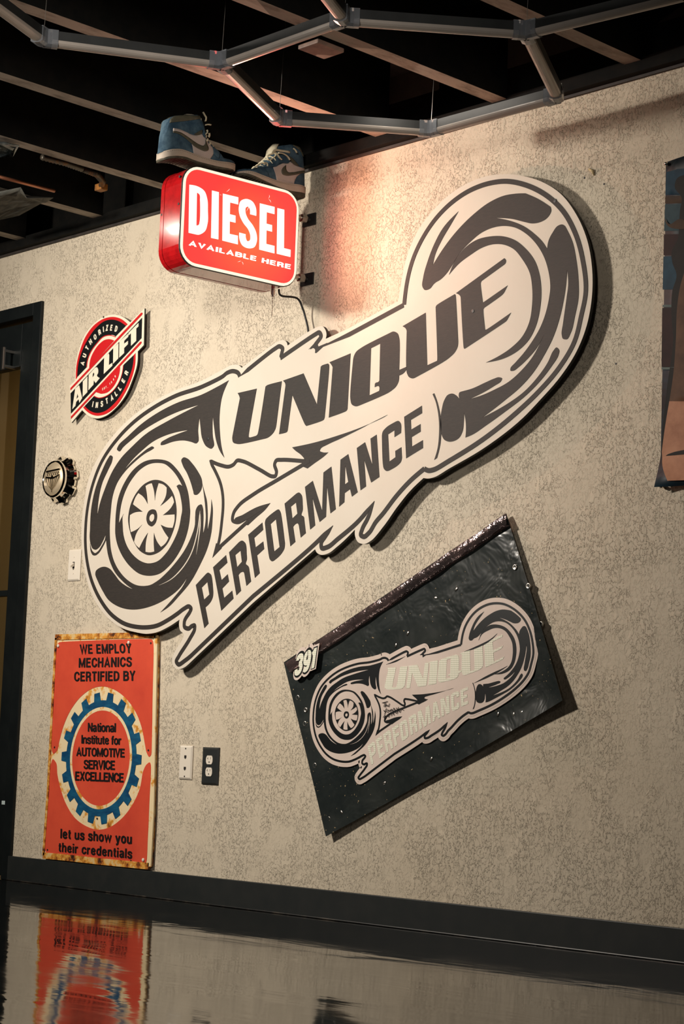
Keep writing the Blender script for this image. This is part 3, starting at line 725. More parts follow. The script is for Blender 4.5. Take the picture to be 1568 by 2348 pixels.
slab('gasket', [rrect(uL - .0012, uR + .0012, vB - .0012, vT + .0012, rad)], s3, TH - .002, TH - .0065, M_EDGE, DS)
def lit(name, col, es):
    m = mat(name, col, .25, spec=.4); t = NT(m)
    tc = t.n('ShaderNodeNewGeometry'); vm = t.n('ShaderNodeVectorMath', operation='DISTANCE')
    # a bulb sits low in the middle of the box: the acrylic is brighter in front of it
    hot = SA + SD * (uL + (uR - uL) * .56) + SN * TH; vm.inputs[1].default_value = (hot.x, hot.y, vB + (vT - vB) * .42)
    t.l(tc.outputs['Position'], vm.inputs[0])
    return m, t, vm.outputs['Value']
M_FACE, t, dd = lit('lit_red_acrylic', rgb(235, 40, 40), 1)
t.l(t.ramp(dd, [(.0, (5.2, .17, .052, 1)), (.10, (5.0, .10, .050, 1)), (.19, (4.6, .058, .050, 1))]), t.b.inputs['Emission Color'])
t.b.inputs['Emission Strength'].default_value = 1.0; t.b.inputs['Base Color'].default_value = rgb(120, 14, 14)
M_LIT = mat('lit_white_acrylic', rgb(200, 200, 190), .3, emit=rgb(255, 250, 236), es=1.15)
M_LITB = mat('lit_white_border', rgb(200, 196, 184), .3, emit=rgb(252, 240, 214), es=.92)
slab('face_border', [rrect(uL + .0015, uR - .0015, vB + .0015, vT - .0015, rad - .002)], s3, TH, TH - .003, M_LITB, DS)
bd = .0105
slab('face_panel', [rrect(uL + bd, uR - bd, vB + bd, vT - bd, rad - .013)], s3, TH + .0008, TH - .001, M_FACE, DS)
DL = [("S 367,720 440,735~ 500,775~ 528,850~ 533,950~ 530,1070~ 505,1140~ 450,1170~ 430,1168 360,1152", "S 435,790 458,808~ 463,860~ 460,1050~ 450,1082~ 430,1087"),
      ("S 570,772 632,787 628,1212 562,1198",), ("S 668,800 807,833 806,898 733,880 731,985 782,998 782,1062 730,1050 729,1162 803,1178 803,1257 663,1222",),
      ("S 968,1000 912,985 910,940~ 895,917~ 876,925~ 872,970~ 890,1020~ 940,1090~ 970,1160~ 972,1235~ 948,1283~ 900,1292~ 845,1267~ 818,1210~ 815,1150 873,1165 875,1200~ 890,1228~ 908,1222~ 915,1185~ 900,1130~ 850,1060~ 818,990~ 812,920~ 830,865~ 875,848~ 930,868~ 962,920~",),
      ("S 1000,887 1133,920 1132,985 1062,967 1060,1070 1110,1083 1110,1143 1060,1130 1058,1252 1132,1270 1132,1338 995,1303",),
      ("S 1158,930 1220,945 1217,1290 1277,1305 1275,1370 1152,1340",)]
for sp_ in DL: slab('letter', [sloop(x, True) for x in sp_], s3, TH + .0014, TH, M_LIT, DS)
text_fit('small_lettering', 'AVAILABLE HERE', SPX(360, 1264), SPX(1275, 1480), SPX(366, 1221), .0008, .0008, SP(TH), M_LIT, DS, 21, 14)
# scratches, screws
for a, b in (((640, 808), (652, 816)), ((700, 785), (730, 757)), ((1080, 850), (1100, 880)), ((1085, 812), (1080, 845)), ((800, 1415), (830, 1405)), ((838, 1412), (850, 1440)), ((880, 960), (905, 900))):
    p, q = suv(*SPX(*a)), suv(*SPX(*b)); stroke('scratch', [p, (p + q) / 2 + Vector((.002, .001)), q], .0012, s3, TH + .0012, TH + .0002, M_LIT, DS, .004, .004)
def end3(off, z): return SA + SD * uL + SN * off + Vector((0, 0, z - SA.z))
for off, z in ((TH - .018, vB + (vT - vB) * .60), (-TH - .006, vB + (vT - vB) * .55), (TH - .02, vT - .04)):
    bm = bmesh.new(); p = end3(off, z); tube(bm, [p + SD * .004, p - SD * .0015], .004, 10); bm_obj('screw', bm, M_EDGE, DS)
# two mounting brackets back to the wall
for py in (505, 640):
    a = Vector(W(711, py)); z = a.z; wallp = SA + Vector((0, -.001, z - SA.z)); st_ = SA + SD * (uR - .004) + Vector((0, 0, z - SA.z))
    bm = bmesh.new(); tube(bm, [wallp, st_], .0085, 12); o = bm_obj('bracket_arm', bm, M_STEEL, DS, True)
    bm = bmesh.new(); box(bm, wallp.x - .030, wallp.x + .030, -.006, -.0005, z - .020, z + .020, .001); bm_obj('wall_plate', bm, M_EDGE, DS)
    bm = bmesh.new(); m_ = (wallp + st_) / 2; tube(bm, [wallp + (st_ - wallp) * .2, wallp + (st_ - wallp) * .42], .014, 6); bm_obj('bracket_nut', bm, M_STEEL, DS)
# pull chain under the case
cp = SP(.0)(626, 664); cu = (cp - SA).dot(SD); base = SA + SD * cu
bm = bmesh.new(); tube(bm, [(base.x, base.y, vB), (base.x, base.y, vB - .018)], .006, 10); tube(bm, [(base.x, base.y, vB - .018), (base.x, base.y, vB - .026)], .004, 10)
bm_obj('chain_socket', bm, M_STEEL, DS)
bm = bmesh.new()
for k in range(13):
    g = bmesh.ops.create_icosphere(bm, subdivisions=1, radius=.0024); bmesh.ops.translate(bm, verts=g['verts'], vec=(base.x, base.y, vB - .03 - k * .0048))
tag(bm_obj('pull_chain', bm, M_CHROME, DS, True), kind='stuff')
# power cord from the sign down behind the board
cs = SA + SD * (uR - .03) + Vector((0, 0, vB + .004 - SA.z))
ctrl = [cs, cs + Vector((.004, .008, -.02)), Vector(W(681, 684, -.05)), Vector(W(694, 708, -.03)), Vector(W(700, 728, -.022)), Vector(W(706, 754, -.02)), Vector(W(709, 790, -.02)), Vector(W(712, 830, -.02))]
sm = []
for i in range(len(ctrl) - 1):
    p0, p1, p2, p3 = ctrl[max(i - 1, 0)], ctrl[i], ctrl[i + 1], ctrl[min(i + 2, len(ctrl) - 1)]
    for k in range(6):
        t_ = k / 6; sm.append(.5 * ((2 * p1) + (p2 - p0) * t_ + (2 * p0 - 5 * p1 + 4 * p2 - p3) * t_ ** 2 + (3 * p1 - p0 - 3 * p2 + p3) * t_ ** 3))
bm = bmesh.new(); tube(bm, sm, .0034, 8); bm_obj('power_cord', bm, M_CORD, DS, True)

# unseen spot added before the lit face to strengthen its orange glow
sl = bpy.data.lights.new('sign_glow_spot', 'SPOT'); sl.energy = 12; sl.color = (1, .56, .38); sl.spot_size = math.radians(172); sl.spot_blend = .5; sl.shadow_soft_size = 0.0
so_ = bpy.data.objects.new('sign_glow_spot', sl); COL.objects.link(so_); lp = c0 + SN * (TH + .02); so_.location = (lp.x, lp.y, (vT + vB) / 2); so_.rotation_euler = SN.to_track_quat('-Z', 'Y').to_euler()

# ================================================================== SNEAKERS ON THE SIGN
M_SUEDE = mottled('washed_blue_suede', rgb(36, 66, 86), rgb(88, 116, 132), 22, .85, .42, .72, bump=.25)
M_LEATH = mottled('off_white_leather', rgb(204, 190, 182), rgb(192, 178, 170), 10, .5)
M_OLIVE = mottled('olive_grey_leather', rgb(92, 90, 74), rgb(76, 74, 62), 14, .5)
M_MIDS = mottled('aged_white_rubber', rgb(196, 182, 166), rgb(184, 168, 150), 12, .55)
M_SOLE = mottled('grey_green_outsole', rgb(86, 82, 66), rgb(58, 56, 46), 50, .6)
M_LACE = mottled('cream_lace', rgb(222, 212, 182), rgb(204, 192, 160), 60, .7)
M_LINE = mat('dark_lining', rgb(58, 54, 46), .9); M_STITCH = mat('stitch', rgb(110, 104, 94), .8)
TO = TH - .004; HW = .045
def topv(u):
    d = min(u - uL, uR - u)
    if d < 0: return -9
    return vT + .001 if d > rad else vT + .001 - (rad - math.sqrt(max(0, rad ** 2 - (rad - d) ** 2)))
def ev(lst, u):                        # bottom / top of a loop at u
    ys = []
    for a, b in zip(lst, lst[1:] + lst[:1]):
        if (a.x - u) * (b.x - u) <= 0 and abs(a.x - b.x) > 1e-9: ys.append(a.y + (b.y - a.y) * (u - a.x) / (b.x - a.x))
    return (min(ys), max(ys)) if ys else None
def shoe(label, J):
    TM = TO - HW * J['pl']
    def tl(spec, corners=False): return [suv(p.x, p.y, TM) for p in smooth(parse(spec, corners))]
    print('shoe', [round(f([p.x for p in tl(J['midsole'])]), 4) for f in (min, max)])
    P_up, P_mid, P_out = tl(J['upper']), tl(J['midsole']), tl(J['outsole'])
    xs = [p.x for p in P_mid]; U0, U1 = (min(xs), max(xs)) if J['toe'] < 0 else (max(xs), min(xs))
    def plan(u):
        s = max(0, min(1, (u - U0) / (U1 - U0)))
        k = math.sqrt(max(0, 1 - max(0, (.22 - s) / .22) ** 2.2)) * (math.sqrt(max(0, 1 - ((s - .80) / .20) ** 2.1)) if s > .80 else 1)
        return HW * (1 - .20 * s - .06 * math.sin(math.pi * min(1, s / .9))) * max(.06, k)
    def side(u, v):
        e = ev(P_up, u); w_ = plan(u); s = (u - U0) / (U1 - U0)
        if e is None or v < e[0] + .002: return w_ + .001
        h = max(0, min(1, (v - e[0]) / max(.01, e[1] - e[0]))); c_ = max(0, min(1, (s - .46) / .12))
        return (w_ - .001) * ((1 - c_) * math.sqrt(max(0, 1 - h ** 3.0)) + c_ * (1 - .20 * h))
    q0 = suv(0, 0) ; cu = (U0 + U1) / 2; lowv = min(p.y for p in P_out)
    du_ = J.get('du', 0)
    def X(u, w_, v):
        u = U0 + (u - U0) * J.get('sc', 1) + du_                    # (along, across, up) -> world; the traced side faces +SN
        v = max(v, topv(u) + .0022)
        return SA + SD * u + SN * (TO - HW + w_) + Vector((0, 0, v - SA.z))
    c_ = X(cu, 0, vT + .01)
    root = tag(empty('sneaker', tuple(c_)), label, 'shoe', 'blue and white sneakers on top of the lit sign')
    def out(name, V, F, m_, sm=True, kind=None):
        o = mesh(name, V, F, m_, root, sm); bm = bmesh.new(); bm.from_mesh(o.data); bmesh.ops.recalc_face_normals(bm, faces=bm.faces); bm.to_mesh(o.data); bm.free()
        if kind: o['kind'] = kind
        return o
    def body(name, P, m_, inset, capn=10, N=46):
        a, b = min(p.x for p in P), max(p.x for p in P); V = []; F = []; rings = 0; n = 2 * (capn + 1)
        for i in range(N + 1):
            u = a + (b - a) * (.002 + .996 * i / N); e = ev(P, u)
            if not e: continue
            ring = []
            for k in range(capn + 1):
                v = e[0] + (e[1] - e[0]) * k / capn; ring.append((v, max(.0004, side(u, v) if inset is None else plan(u) + inset)))
            V += [X(u, w_, v) for v, w_ in ring] + [X(u, -w_, v) for v, w_ in reversed(ring)]; rings += 1
        for i in range(rings - 1):
            for k in range(n): F.append((i * n + k, i * n + (k + 1) % n, (i + 1) * n + (k + 1) % n, (i + 1) * n + k))
        F += [tuple(range(n)), tuple(range((rings - 1) * n, rings * n))]
        return out(name, V, F, m_)
    body('upper', P_up, M_SUEDE, None); body('midsole', P_mid, M_MIDS, .004); body('outsole', P_out, M_SOLE, .003, 3)
    V = []; F = []
    for i in range(26):
        u = U0 + (U1 - U0) * (.05 + .036 * i); e = ev(P_out, u)
        if e:
            for j, (du, dv) in enumerate(((-.0018, 0), (.0018, 0), (.0018, -.0022), (-.0018, -.0022))):
                V += [X(u + du, plan(u) * .93, e[0] + dv + .0005), X(u + du, -plan(u) * .93, e[0] + dv + .0005)]
            o = len(V) - 8; F += [(o, o + 2, o + 3, o + 1), (o + 2, o + 4, o + 5, o + 3), (o + 4, o + 6, o + 7, o + 5), (o + 6, o, o + 1, o + 7), (o, o + 6, o + 4, o + 2), (o + 1, o + 3, o + 5, o + 7)]
    out('tread', V, F, M_SOLE, False, 'stuff')
    def patch(name, spec, m_, off):
        lp = tl(spec); n0 = len(lp); pts = list(lp); g = .006
        ux = [p.x for p in lp]; vy = [p.y for p in lp]; uu = min(ux)
        while uu < max(ux):
            vv = min(vy)
            while vv < max(vy):
                ins = False; j = n0 - 1
                for i in range(n0):
                    if (lp[i].y > vv) != (lp[j].y > vv) and uu < (lp[j].x - lp[i].x) * (vv - lp[i].y) / (lp[j].y - lp[i].y + 1e-12) + lp[i].x: ins = not ins
                    j = i
                if ins: pts.append(Vector((uu, vv)))
                vv += g
            uu += g
        v, e, f, *_ = delaunay_2d_cdt(pts, [], [list(range(n0))], 1, 1e-6)
        for sg in (1, -1):
            o = mesh(name, [X(p.x, sg * (side(p.x, p.y) + off), p.y) for p in v], [tuple(t_) for t_ in f], m_, root, True)
            so = o.modifiers.new('s', 'SOLIDIFY'); so.thickness = .0016; so.offset = 0
    for nm, spec, m_, off in J['patches']: patch(nm, spec, m_, off)
    # open collar: dark lining with a padded rim
    a, b = [suv(*pix(J['t'], *q), TM) for q in J['collar']]; V = []; F = []; n = 24
    for rr, hh in ((1, -.003), (1.0, .001), (.90, .003), (.80, .001), (.74, -.02)):
        for k in range(n):
            t_ = 2 * math.pi * k / n; f_ = .5 + .5 * math.cos(t_) * rr
            V.append(X(a.x + (b.x - a.x) * f_, HW * .60 * rr * math.sin(t_), a.y + (b.y - a.y) * f_ + hh))
    for i in range(4):
        for k in range(n): F.append((i * n + k, i * n + (k + 1) % n, (i + 1) * n + (k + 1) % n, (i + 1) * n + k))
    F.append(tuple(range(4 * n, 5 * n))); out('collar_lining', V, F, M_OLIVE)
    V = []; F = []; tp = [suv(*pix(J['t'], *q), TM) for q in J['tongue']]; sg = -1 if J['toe'] < 0 else 1
    for i, p in enumerate(tp):
        hw = (.022, .026, .027, .025, .016)[i]
        for du, yy in ((0, -hw), (sg * .004, 0), (0, hw), (-sg * .005, hw * .9), (-sg * .001, 0), (-sg * .005, -hw * .9)): V.append(X(p.x + du, yy, p.y - .004 * (yy / hw) ** 2))
    for i in range(4):
        for k in range(6): F.append((i * 6 + k, i * 6 + (k + 1) % 6, i * 6 + 6 + (k + 1) % 6, i * 6 + 6 + k))
    F += [tuple(range(6)), tuple(range(24, 30))]; out('tongue', V, F, M_TONG)
    for i, q in enumerate(J['laces']):
        p = suv(*pix(J['t'], *q), TM); e = ev(P_up, p.x); vv = e[1] if e else p.y; w_ = .016 + .002 * i; bk = -sg
        vv = max(vv, p.y) if i < 6 else p.y
        pts = [X(p.x + bk * .011, w_ + .010, vv - .015), X(p.x + bk * .006, w_ + .006, vv - .006), X(p.x + bk * .002, w_ * .6, vv + .001), X(p.x, 0, vv + .003), X(p.x + bk * .002, -w_ * .6, vv + .001), X(p.x + bk * .006, -w_ - .006, vv - .006), X(p.x + bk * .011, -w_ - .010, vv - .015)]
        bm = bmesh.new(); tube(bm, pts, .0040, 8, flat=.45); bm_obj('lace', bm, M_LACE, root, True)
    for spec, wv in J['loose']:
        P = [Vector((p[0], p[1])) for p in parse(spec)]; P = smooth([(p.x, p.y, False) for p in P], False, 4)
        pts = [X(q.x, wv, q.y) for q in (suv(p.x, p.y, TM) for p in P)]
        bm = bmesh.new(); tube(bm, pts, .0040, 8, flat=.5); bm_obj('loose_lace', bm, M_LACE, root, True)
    V = []; F = []
    for i in range(40):
        u = U0 + (U1 - U0) * (.05 + .0230 * i); e = ev(P_mid, u)
        if e:
            for sgn in (1, -1):
                w_ = sgn * (plan(u) + .0046); o = len(V)
                V += [X(u - .002, w_, e[1] - .0042), X(u + .002, w_, e[1] - .0042), X(u + .002, w_, e[1] - .0054), X(u - .002, w_, e[1] - .0054)]; F.append((o, o + 1, o + 2, o + 3))
    out('stitching', V, F, M_STITCH, False, 'stuff')
M_TONG = mottled('pale_tongue', rgb(196, 186, 160), rgb(160, 150, 126), 20, .8)
shoe('blue and white high-top sneaker nearer the wall, heel towards it, laces in a bow',
 dict(t='T', pl=.25, du=.005, toe=-1, collar=((850, 275), (1240, 330)), tongue=((800, 420), (795, 340), (815, 260), (850, 200), (900, 185)),
  upper="T 110,712 160,670 250,650 400,655 520,610 640,520 740,430 810,330* 835,262* 960,246 1100,236 1210,280 1300,420 1330,640 1360,760 1375,1010* 1100,960 780,905 500,800 250,718*",
  midsole="T 140,712 250,715 500,795 780,893 1000,945 1200,968 1378,1010* 1385,1120* 1250,1105 1040,1080 820,1015 600,920 400,830 200,745*",
  outsole="T 135,735* 200,748 400,832 600,922 820,1018 1040,1083 1250,1108 1385,1120* 1380,1160 1300,1190 1180,1190 1050,1130 860,1050 560,930 350,840 160,760",
  patches=[('quarter_panel', "T 722,655* 830,610 900,580 1000,578 1040,545* 1120,610 1220,645 1335,652* 1352,745* 1240,755 1170,800 1090,948* 940,930 780,900* 765,800", M_LEATH, .0012),
           ('swoosh', "T 958,612* 900,660 872,720 890,780 950,803 1080,795 1200,770 1352,735* 1345,695* 1200,720 1060,742 990,738 962,700", M_OLIVE, .0028),
           ('ankle_patch', "T 1000,432* 1060,470 1130,540 1195,628* 1130,612 1060,550", M_OLIVE, .0022),
           ('collar_band', "T 1090,240* 1225,290 1312,450* 1290,440 1230,350 1150,290", M_OLIVE, .0018),
           ('toe_overlay', "T 250,680* 400,665 520,640 600,720 650,860* 450,780", M_SUEDE, .0014),
           ('lace_stay', "T 560,640* 700,520 880,420 980,390* 1040,520 1010,570 850,575 780,640 705,640* 640,650", M_SUEDE, .0024)],
  laces=((500, 640), (560, 600), (620, 560), (680, 500), (735, 450), (780, 400)),
  loose=(("T 720,405 760,345 900,350 1045,375", .030), ("T 790,405 870,415 950,465 995,530", .044), ("T 650,530 615,470 690,415 790,400 760,450 665,520", .036), ("T 1065,320 1100,350 1128,400", .042), ("T 405,652 470,610 555,568 600,600", .030), ("T 555,568 620,580 625,630", .034), ("T 780,400 830,480 870,520", .038))))
shoe('blue and white high-top sneaker on the outer end of the lit sign, heel outward',
 dict(t='U', pl=.8, du=-.018, sc=.93, toe=1, collar=((300, 150), (850, 150)), tongue=((880, 260), (860, 180), (800, 140), (700, 105), (630, 90)),
  upper="U 245,260 260,195 330,142* 850,140* 900,180 930,260 915,330 930,420 980,540 1060,640 1150,730 1210,800 1240,880 1400,940 1480,975 1520,1035* 1300,1010 1100,980 900,930 660,845 450,770 300,755 130,775* 135,700 170,500 215,380 230,300",
  midsole="U 130,770* 300,752 450,768 660,845 900,930 1100,985 1300,1015 1525,1045* 1545,1110 1530,1150 1350,1130 1200,1105 950,1045 700,975 500,902 350,880 200,882 118,905* 115,850",
  outsole="U 118,895* 200,882 350,880 500,902 700,975 950,1045 1200,1105 1530,1150* 1400,1152 1200,1130 950,1070 700,1000 500,930 300,908 125,935*",
  patches=[('quarter_panel', "U 300,370* 420,400 620,490 700,515 840,495* 870,550 940,590 1000,680 1050,740 1045,850 975,948* 800,905 665,850* 655,750 630,650 500,520 400,450 295,432*", M_LEATH, .0012),
           ('swoosh', "U 290,422* 420,455 560,540 680,625 790,690 850,705 880,680 890,600* 930,690 948,740 940,790 880,808 800,780 700,725 600,640 500,555 400,490 290,450*", M_OLIVE, .0028),
           ('ankle_patch', "U 680,495* 760,450 845,415* 842,490* 760,512", M_OLIVE, .0022),
           ('collar_band', "U 248,268* 262,200 330,148* 845,146* 840,205* 700,228 550,245 350,262", M_OLIVE, .0018),
           ('toe_overlay', "U 1150,965* 1215,840 1300,900 1400,950 1500,1010* 1300,1000", M_SUEDE, .0014),
           ('lace_stay', "U 860,440* 880,420 960,560 1060,680 1180,800 1130,940* 1050,860 1050,740 990,660 930,590 870,540 845,500", M_SUEDE, .0024)],
  laces=((1190, 790), (1150, 740), (1100, 690), (1040, 645), (985, 580), (955, 500)),
  loose=(("U 848,100 885,160 908,200 895,265", .036), ("U 895,335 940,325 1003,335", .036), ("U 895,505 935,460 925,420", .036), ("U 970,480 975,520 960,550", .036))))

# ================================================================== MECHANICS SIGN (enamelled tin)
YA = -.012
def WA(px, py): return W(px, py, YA)
def wa3(p, d): return (p.x, YA - d, p.y)
def q2(spec, corners=False, y=YA): return curve2(spec, y, corners)
AC = W(231, 1738, YA)
AS = tag(empty('mechanics_sign', (AC[0], YA, AC[2])), 'rusty-edged orange and cream tin sign WE EMPLOY MECHANICS with blue gear, low on the wall', 'tin sign')
slab('tin_plate', [q2("Q 222,120* 260,108~ 1480,75* 1510,90~ R 1487,10~ 1432,1380~ 1400,1418* 1180,1395~ 800,1350~ 400,1300~ 105,1270* 100,1240~ Q 150,1500~ 205,200~")], wa3, 0, -.0105, M_OCREAM, AS, M_RUST)
def rim(name, spec, wd, m_):
    stroke(name, curve2(spec, YA, True, closed=False), wd, wa3, .0035, -.002, m_, AS)
rim('rolled_rim', "Q 212,118 1505,88", .020, M_RUST); rim('rolled_rim', "Q 1505,95 R 1462,700 1425,1390", .017, M_OCREAM)
rim('rolled_rim', "R 1420,1385 800,1325 400,1278 108,1252", .022, M_RUST); rim('rolled_rim', "R 112,1250 165,500 Q 205,420 222,130", .012, M_RUST)
slab('red_field', [q2("Q 300,178 1410,140 1450,150 1466,200 1455,900 1438,1630 1415,1655 1385,1610 1360,1500 1330,1330 1240,1080 1100,890 960,790 840,752 700,770 560,860 420,1030 320,1240 260,1450 225,1580 185,1615 165,1580 185,1000 210,500 228,230 250,190")], wa3, .0010, -.002, M_ORED, AS)
slab('red_field', [q2("R 225,58 262,100 280,250 320,430 400,640 500,790 640,890 780,932 920,905 1060,810 1200,640 1300,430 1350,190 1390,120 1425,98 1438,130 1420,600 1400,1050 1385,1320 1370,1350 1340,1358 780,1310 200,1250 150,1230 132,1190 130,1130 165,500 200,120")], wa3, .0010, -.002, M_ORED, AS)
def vr(dy): return abs(W(231, 1738 - dy, YA)[2] - W(231, 1738, YA)[2])
ctr = Vector((AC[0], AC[2]))
def circ(r, n=72): return [ctr + Vector((math.cos(2 * math.pi * k / n), math.sin(2 * math.pi * k / n))) * r for k in range(n)]
r1_, r2_, r3_, r4_ = vr(109), vr(117), vr(132.5), vr(151)
gear = []
NT_ = 18
for k in range(NT_):
    a0 = 2 * math.pi * (k + .5) / NT_ + math.pi / 2
    for da, rr in ((-.5, r3_), (-.27, r3_), (-.19, r4_), (.19, r4_), (.27, r3_)):
        a = a0 + da * 2 * math.pi / NT_; gear.append(ctr + Vector((math.cos(a), math.sin(a))) * rr)
slab('blue_gear', [gear, circ(r2_)], wa3, .0016, -.001, M_BLUE, AS)
slab('cream_ring', [circ(r2_), circ(r1_)], wa3, .0014, -.001, M_OCREAM, AS)
slab('red_disc', [circ(r1_)], wa3, .0012, -.001, M_ORED, AS)
def qq(t_, *p): return [pix(t_, *x) for x in p]
for tt, body, p in (('Q', 'WE EMPLOY', ((530, 333), (1192, 322), (525, 213))), ('Q', 'MECHANICS', ((513, 508), (1193, 497), (516, 386))), ('Q', 'CERTIFIED BY', ((455, 686), (1238, 677), (456, 562))),
                    ('Q', 'National', ((630, 1330), (990, 1337), (632, 1217))), ('Q', 'Institute for', ((547, 1483), (1058, 1500), (549, 1373))), ('Q', 'AUTOMOTIVE', ((482, 1643), (1103, 1663), (484, 1532))),
                    ('R', 'SERVICE', ((610, 180), (998, 192), (612, 66))), ('R', 'EXCELLENCE', ((505, 322), (1105, 346), (508, 210))),
                    ('R', 'let us show you', ((322, 1037), (1207, 1108), (325, 920))), ('R', 'their credentials', ((300, 1203), (1210, 1290), (304, 1090)))):
    text_fit('lettering', body, *qq(tt, *p), .0022, .0006, WA, M_INK, AS, 19 if body[0] in 'NIAl' or body in ('SERVICE', 'EXCELLENCE') else 18, 3 if body in ('AUTOMOTIVE', 'SERVICE', 'EXCELLENCE', 'National', 'Institute for') else 11)
for q in (('Q', 250, 230), ('Q', 1155, 188), ('R', 1350, 1308)):
    a = WA(*pix(*q)); bm = bmesh.new(); lathe_y(bm, a[0], a[2], [(.006, YA), (.0065, YA - .004), (.004, YA - .006)], 12); bm_obj('nail_head', bm, M_PLATE, AS, True)
for q in (('Q', 1437, 195), ('Q', 200, 1532), ('Q', 1405, 1570), ('R', 160, 1183), ('R', 775, 795), ('R', 1195, 1320)):
    a = WA(*pix(*q)); bm = bmesh.new(); lathe_y(bm, a[0], a[2], [(.0035, YA), (.0035, YA - .0024)], 10); bm_obj('nail_hole', bm, M_SLOT, AS)

# ================================================================== ROUND INSTALLER SIGN
YI = -.024
def wi3(p, d): return (p.x, YI - d, p.y)
def i2(spec, corners=False): return curve2(spec, YI, corners)
IC = W(248, 838, YI)
IS = tag(empty('installer_sign', (IC[0], YI, IC[2])), 'round red and black embossed sign AUTHORIZED AIR LIFT INSTALLER crossed by a slanted banner', 'embossed sign')
slab('sign_plate', [i2("L 1422,55* 1408,715* 1300,830* 1290,1050 1200,1350 1080,1620 900,1850 700,2000 560,2035 420,1990 300,1885* 108,2112* 75,1447* 175,1355* 182,1100 240,800 350,530 520,320 700,200 850,168 1000,195 1165,305*")], wi3, 0, -.006, M_WHT, IS, M_EDGE)
def il(name, spec, m_, h=.0012): slab(name, [i2(s) for s in spec], wi3, h, -.001, m_, IS)
il('red_band', ["L 190,1330* 200,1100 270,800 380,540 540,340 700,240 860,210 980,235 1120,340* 1090,372* 960,285 850,258 720,280 560,400 420,590 300,830 235,1080 215,1295*"], M_RED)
il('black_band', ["L 215,1290* 232,1080 300,830 420,590 560,400 720,280 850,258 960,285 1090,370* 905,560* 860,536 800,535 700,560 560,690 440,880 390,1030 385,1112*"], M_BLK)
il('red_half_disc', ["L 430,1130* 450,980 520,820 620,690 720,620 800,610 880,635*"], M_RED)
il('red_stripe', ["L 95,1490* 1365,135* 1385,135~ 1380,172* 95,1530*"], M_RED, .0018)
il('black_banner', ["L 98,1585* 1380,228* 1370,590* 105,1945*"], M_BLK, .0018)
il('red_stripe', ["L 105,2000* 1350,655* 1370,655~ 1362,692* 105,2042*"], M_RED, .0018)
il('red_half_disc', ["L 545,1560* 985,1070* 980,1180 930,1350 850,1480 750,1570 640,1592*"], M_RED)
il('black_band', ["L 350,1812* 515,1635* 600,1668 720,1640 850,1550 960,1400 1030,1200 1050,1070* 1232,895* 1220,1060 1150,1300 1020,1580 850,1800 700,1910 570,1938 450,1900"], M_BLK)
il('red_band', ["L 322,1838* 350,1812* 450,1900 570,1938 700,1910 850,1800 1020,1580 1150,1300 1220,1060 1232,895* 1262,860* 1255,1060 1190,1320 1060,1600 880,1850 700,1965 560,1985 430,1940"], M_RED)
for s in ("L 385,1115 400,1000 450,860 570,685 700,560 800,540 905,570", "L 518,1632 600,1665 720,1640 850,1550 960,1400 1030,1200 1045,1080"):
    stroke('red_pinstripe', curve2(s, YI, closed=False), .0028, wi3, .0018, -.001, M_RED, IS)
AL = [("L 188,1500 258,1440 312,1670 262,1755 250,1690 205,1740 190,1812 135,1870", "L 228,1590 244,1648 208,1690"), ("L 325,1370 408,1280 405,1565 322,1650",),
      ("L 430,1255 545,1125 578,1118~ 598,1155~ 596,1225~ 578,1265~ 628,1310 555,1402 522,1350 515,1430 425,1530", "L 502,1245 520,1212~ 530,1240~ 500,1300"),
      ("L 708,940 790,868 800,900 792,1078 855,1035 855,1090 700,1238",), ("L 872,770 965,685 960,960 868,1055",),
      ("L 982,655 1140,512 1140,568 1068,642 1066,695 1135,642 1135,702 1066,772 1066,862 978,945",), ("L 1145,500 1325,320 1325,382 1285,420 1283,642 1190,732 1190,505 1145,548",)]
for s in AL: slab('letter', [i2(x, True) for x in s], wi3, .0032, .001, M_WHT, IS)
def cents(l): return [Vector((W(*pix('L', *p), YI)[0], W(*pix('L', *p), YI)[2])) for p in l]
text_arc('arc_lettering', 'AUTHORIZED', cents([(318, 1045), (352, 905), (400, 770), (462, 660), (543, 572), (625, 485), (693, 435), (757, 408), (835, 405), (922, 425)]), .021, .95, YI - .0012, .0016, M_WHT, IS, 24)
text_arc('arc_lettering', 'INSTALLER', cents([(503, 1780), (575, 1795), (665, 1775), (755, 1722), (845, 1665), (918, 1590), (985, 1495), (1050, 1360), (1108, 1215)]), .021, .95, YI - .0012, .0016, M_WHT, IS, 24)
text_arc('small_lettering', 'EST. 1949', cents([(678, 1508), (708, 1492), (738, 1474), (768, 1465), (786, 1440), (806, 1415), (836, 1385), (870, 1338), (903, 1280)]), .0085, 1.0, YI - .0012, .0010, M_WHT, IS, 22, .2)
a = W(*pix('L', 693, 212), YI); bm = bmesh.new(); lathe_y(bm, a[0], a[2], [(.004, YI), (.004, YI - .003)], 10); bm_obj('nail_head', bm, M_STEEL, IS)
for q in ((700, 300), (700, 1900), (300, 1500), (1200, 700)):
    a = W(*pix('L', *q)); bm = bmesh.new(); lathe_y(bm, a[0], a[2], [(.006, YI + .0062), (.006, .001)], 10); bm_obj('spacer', bm, M_EDGE, IS)

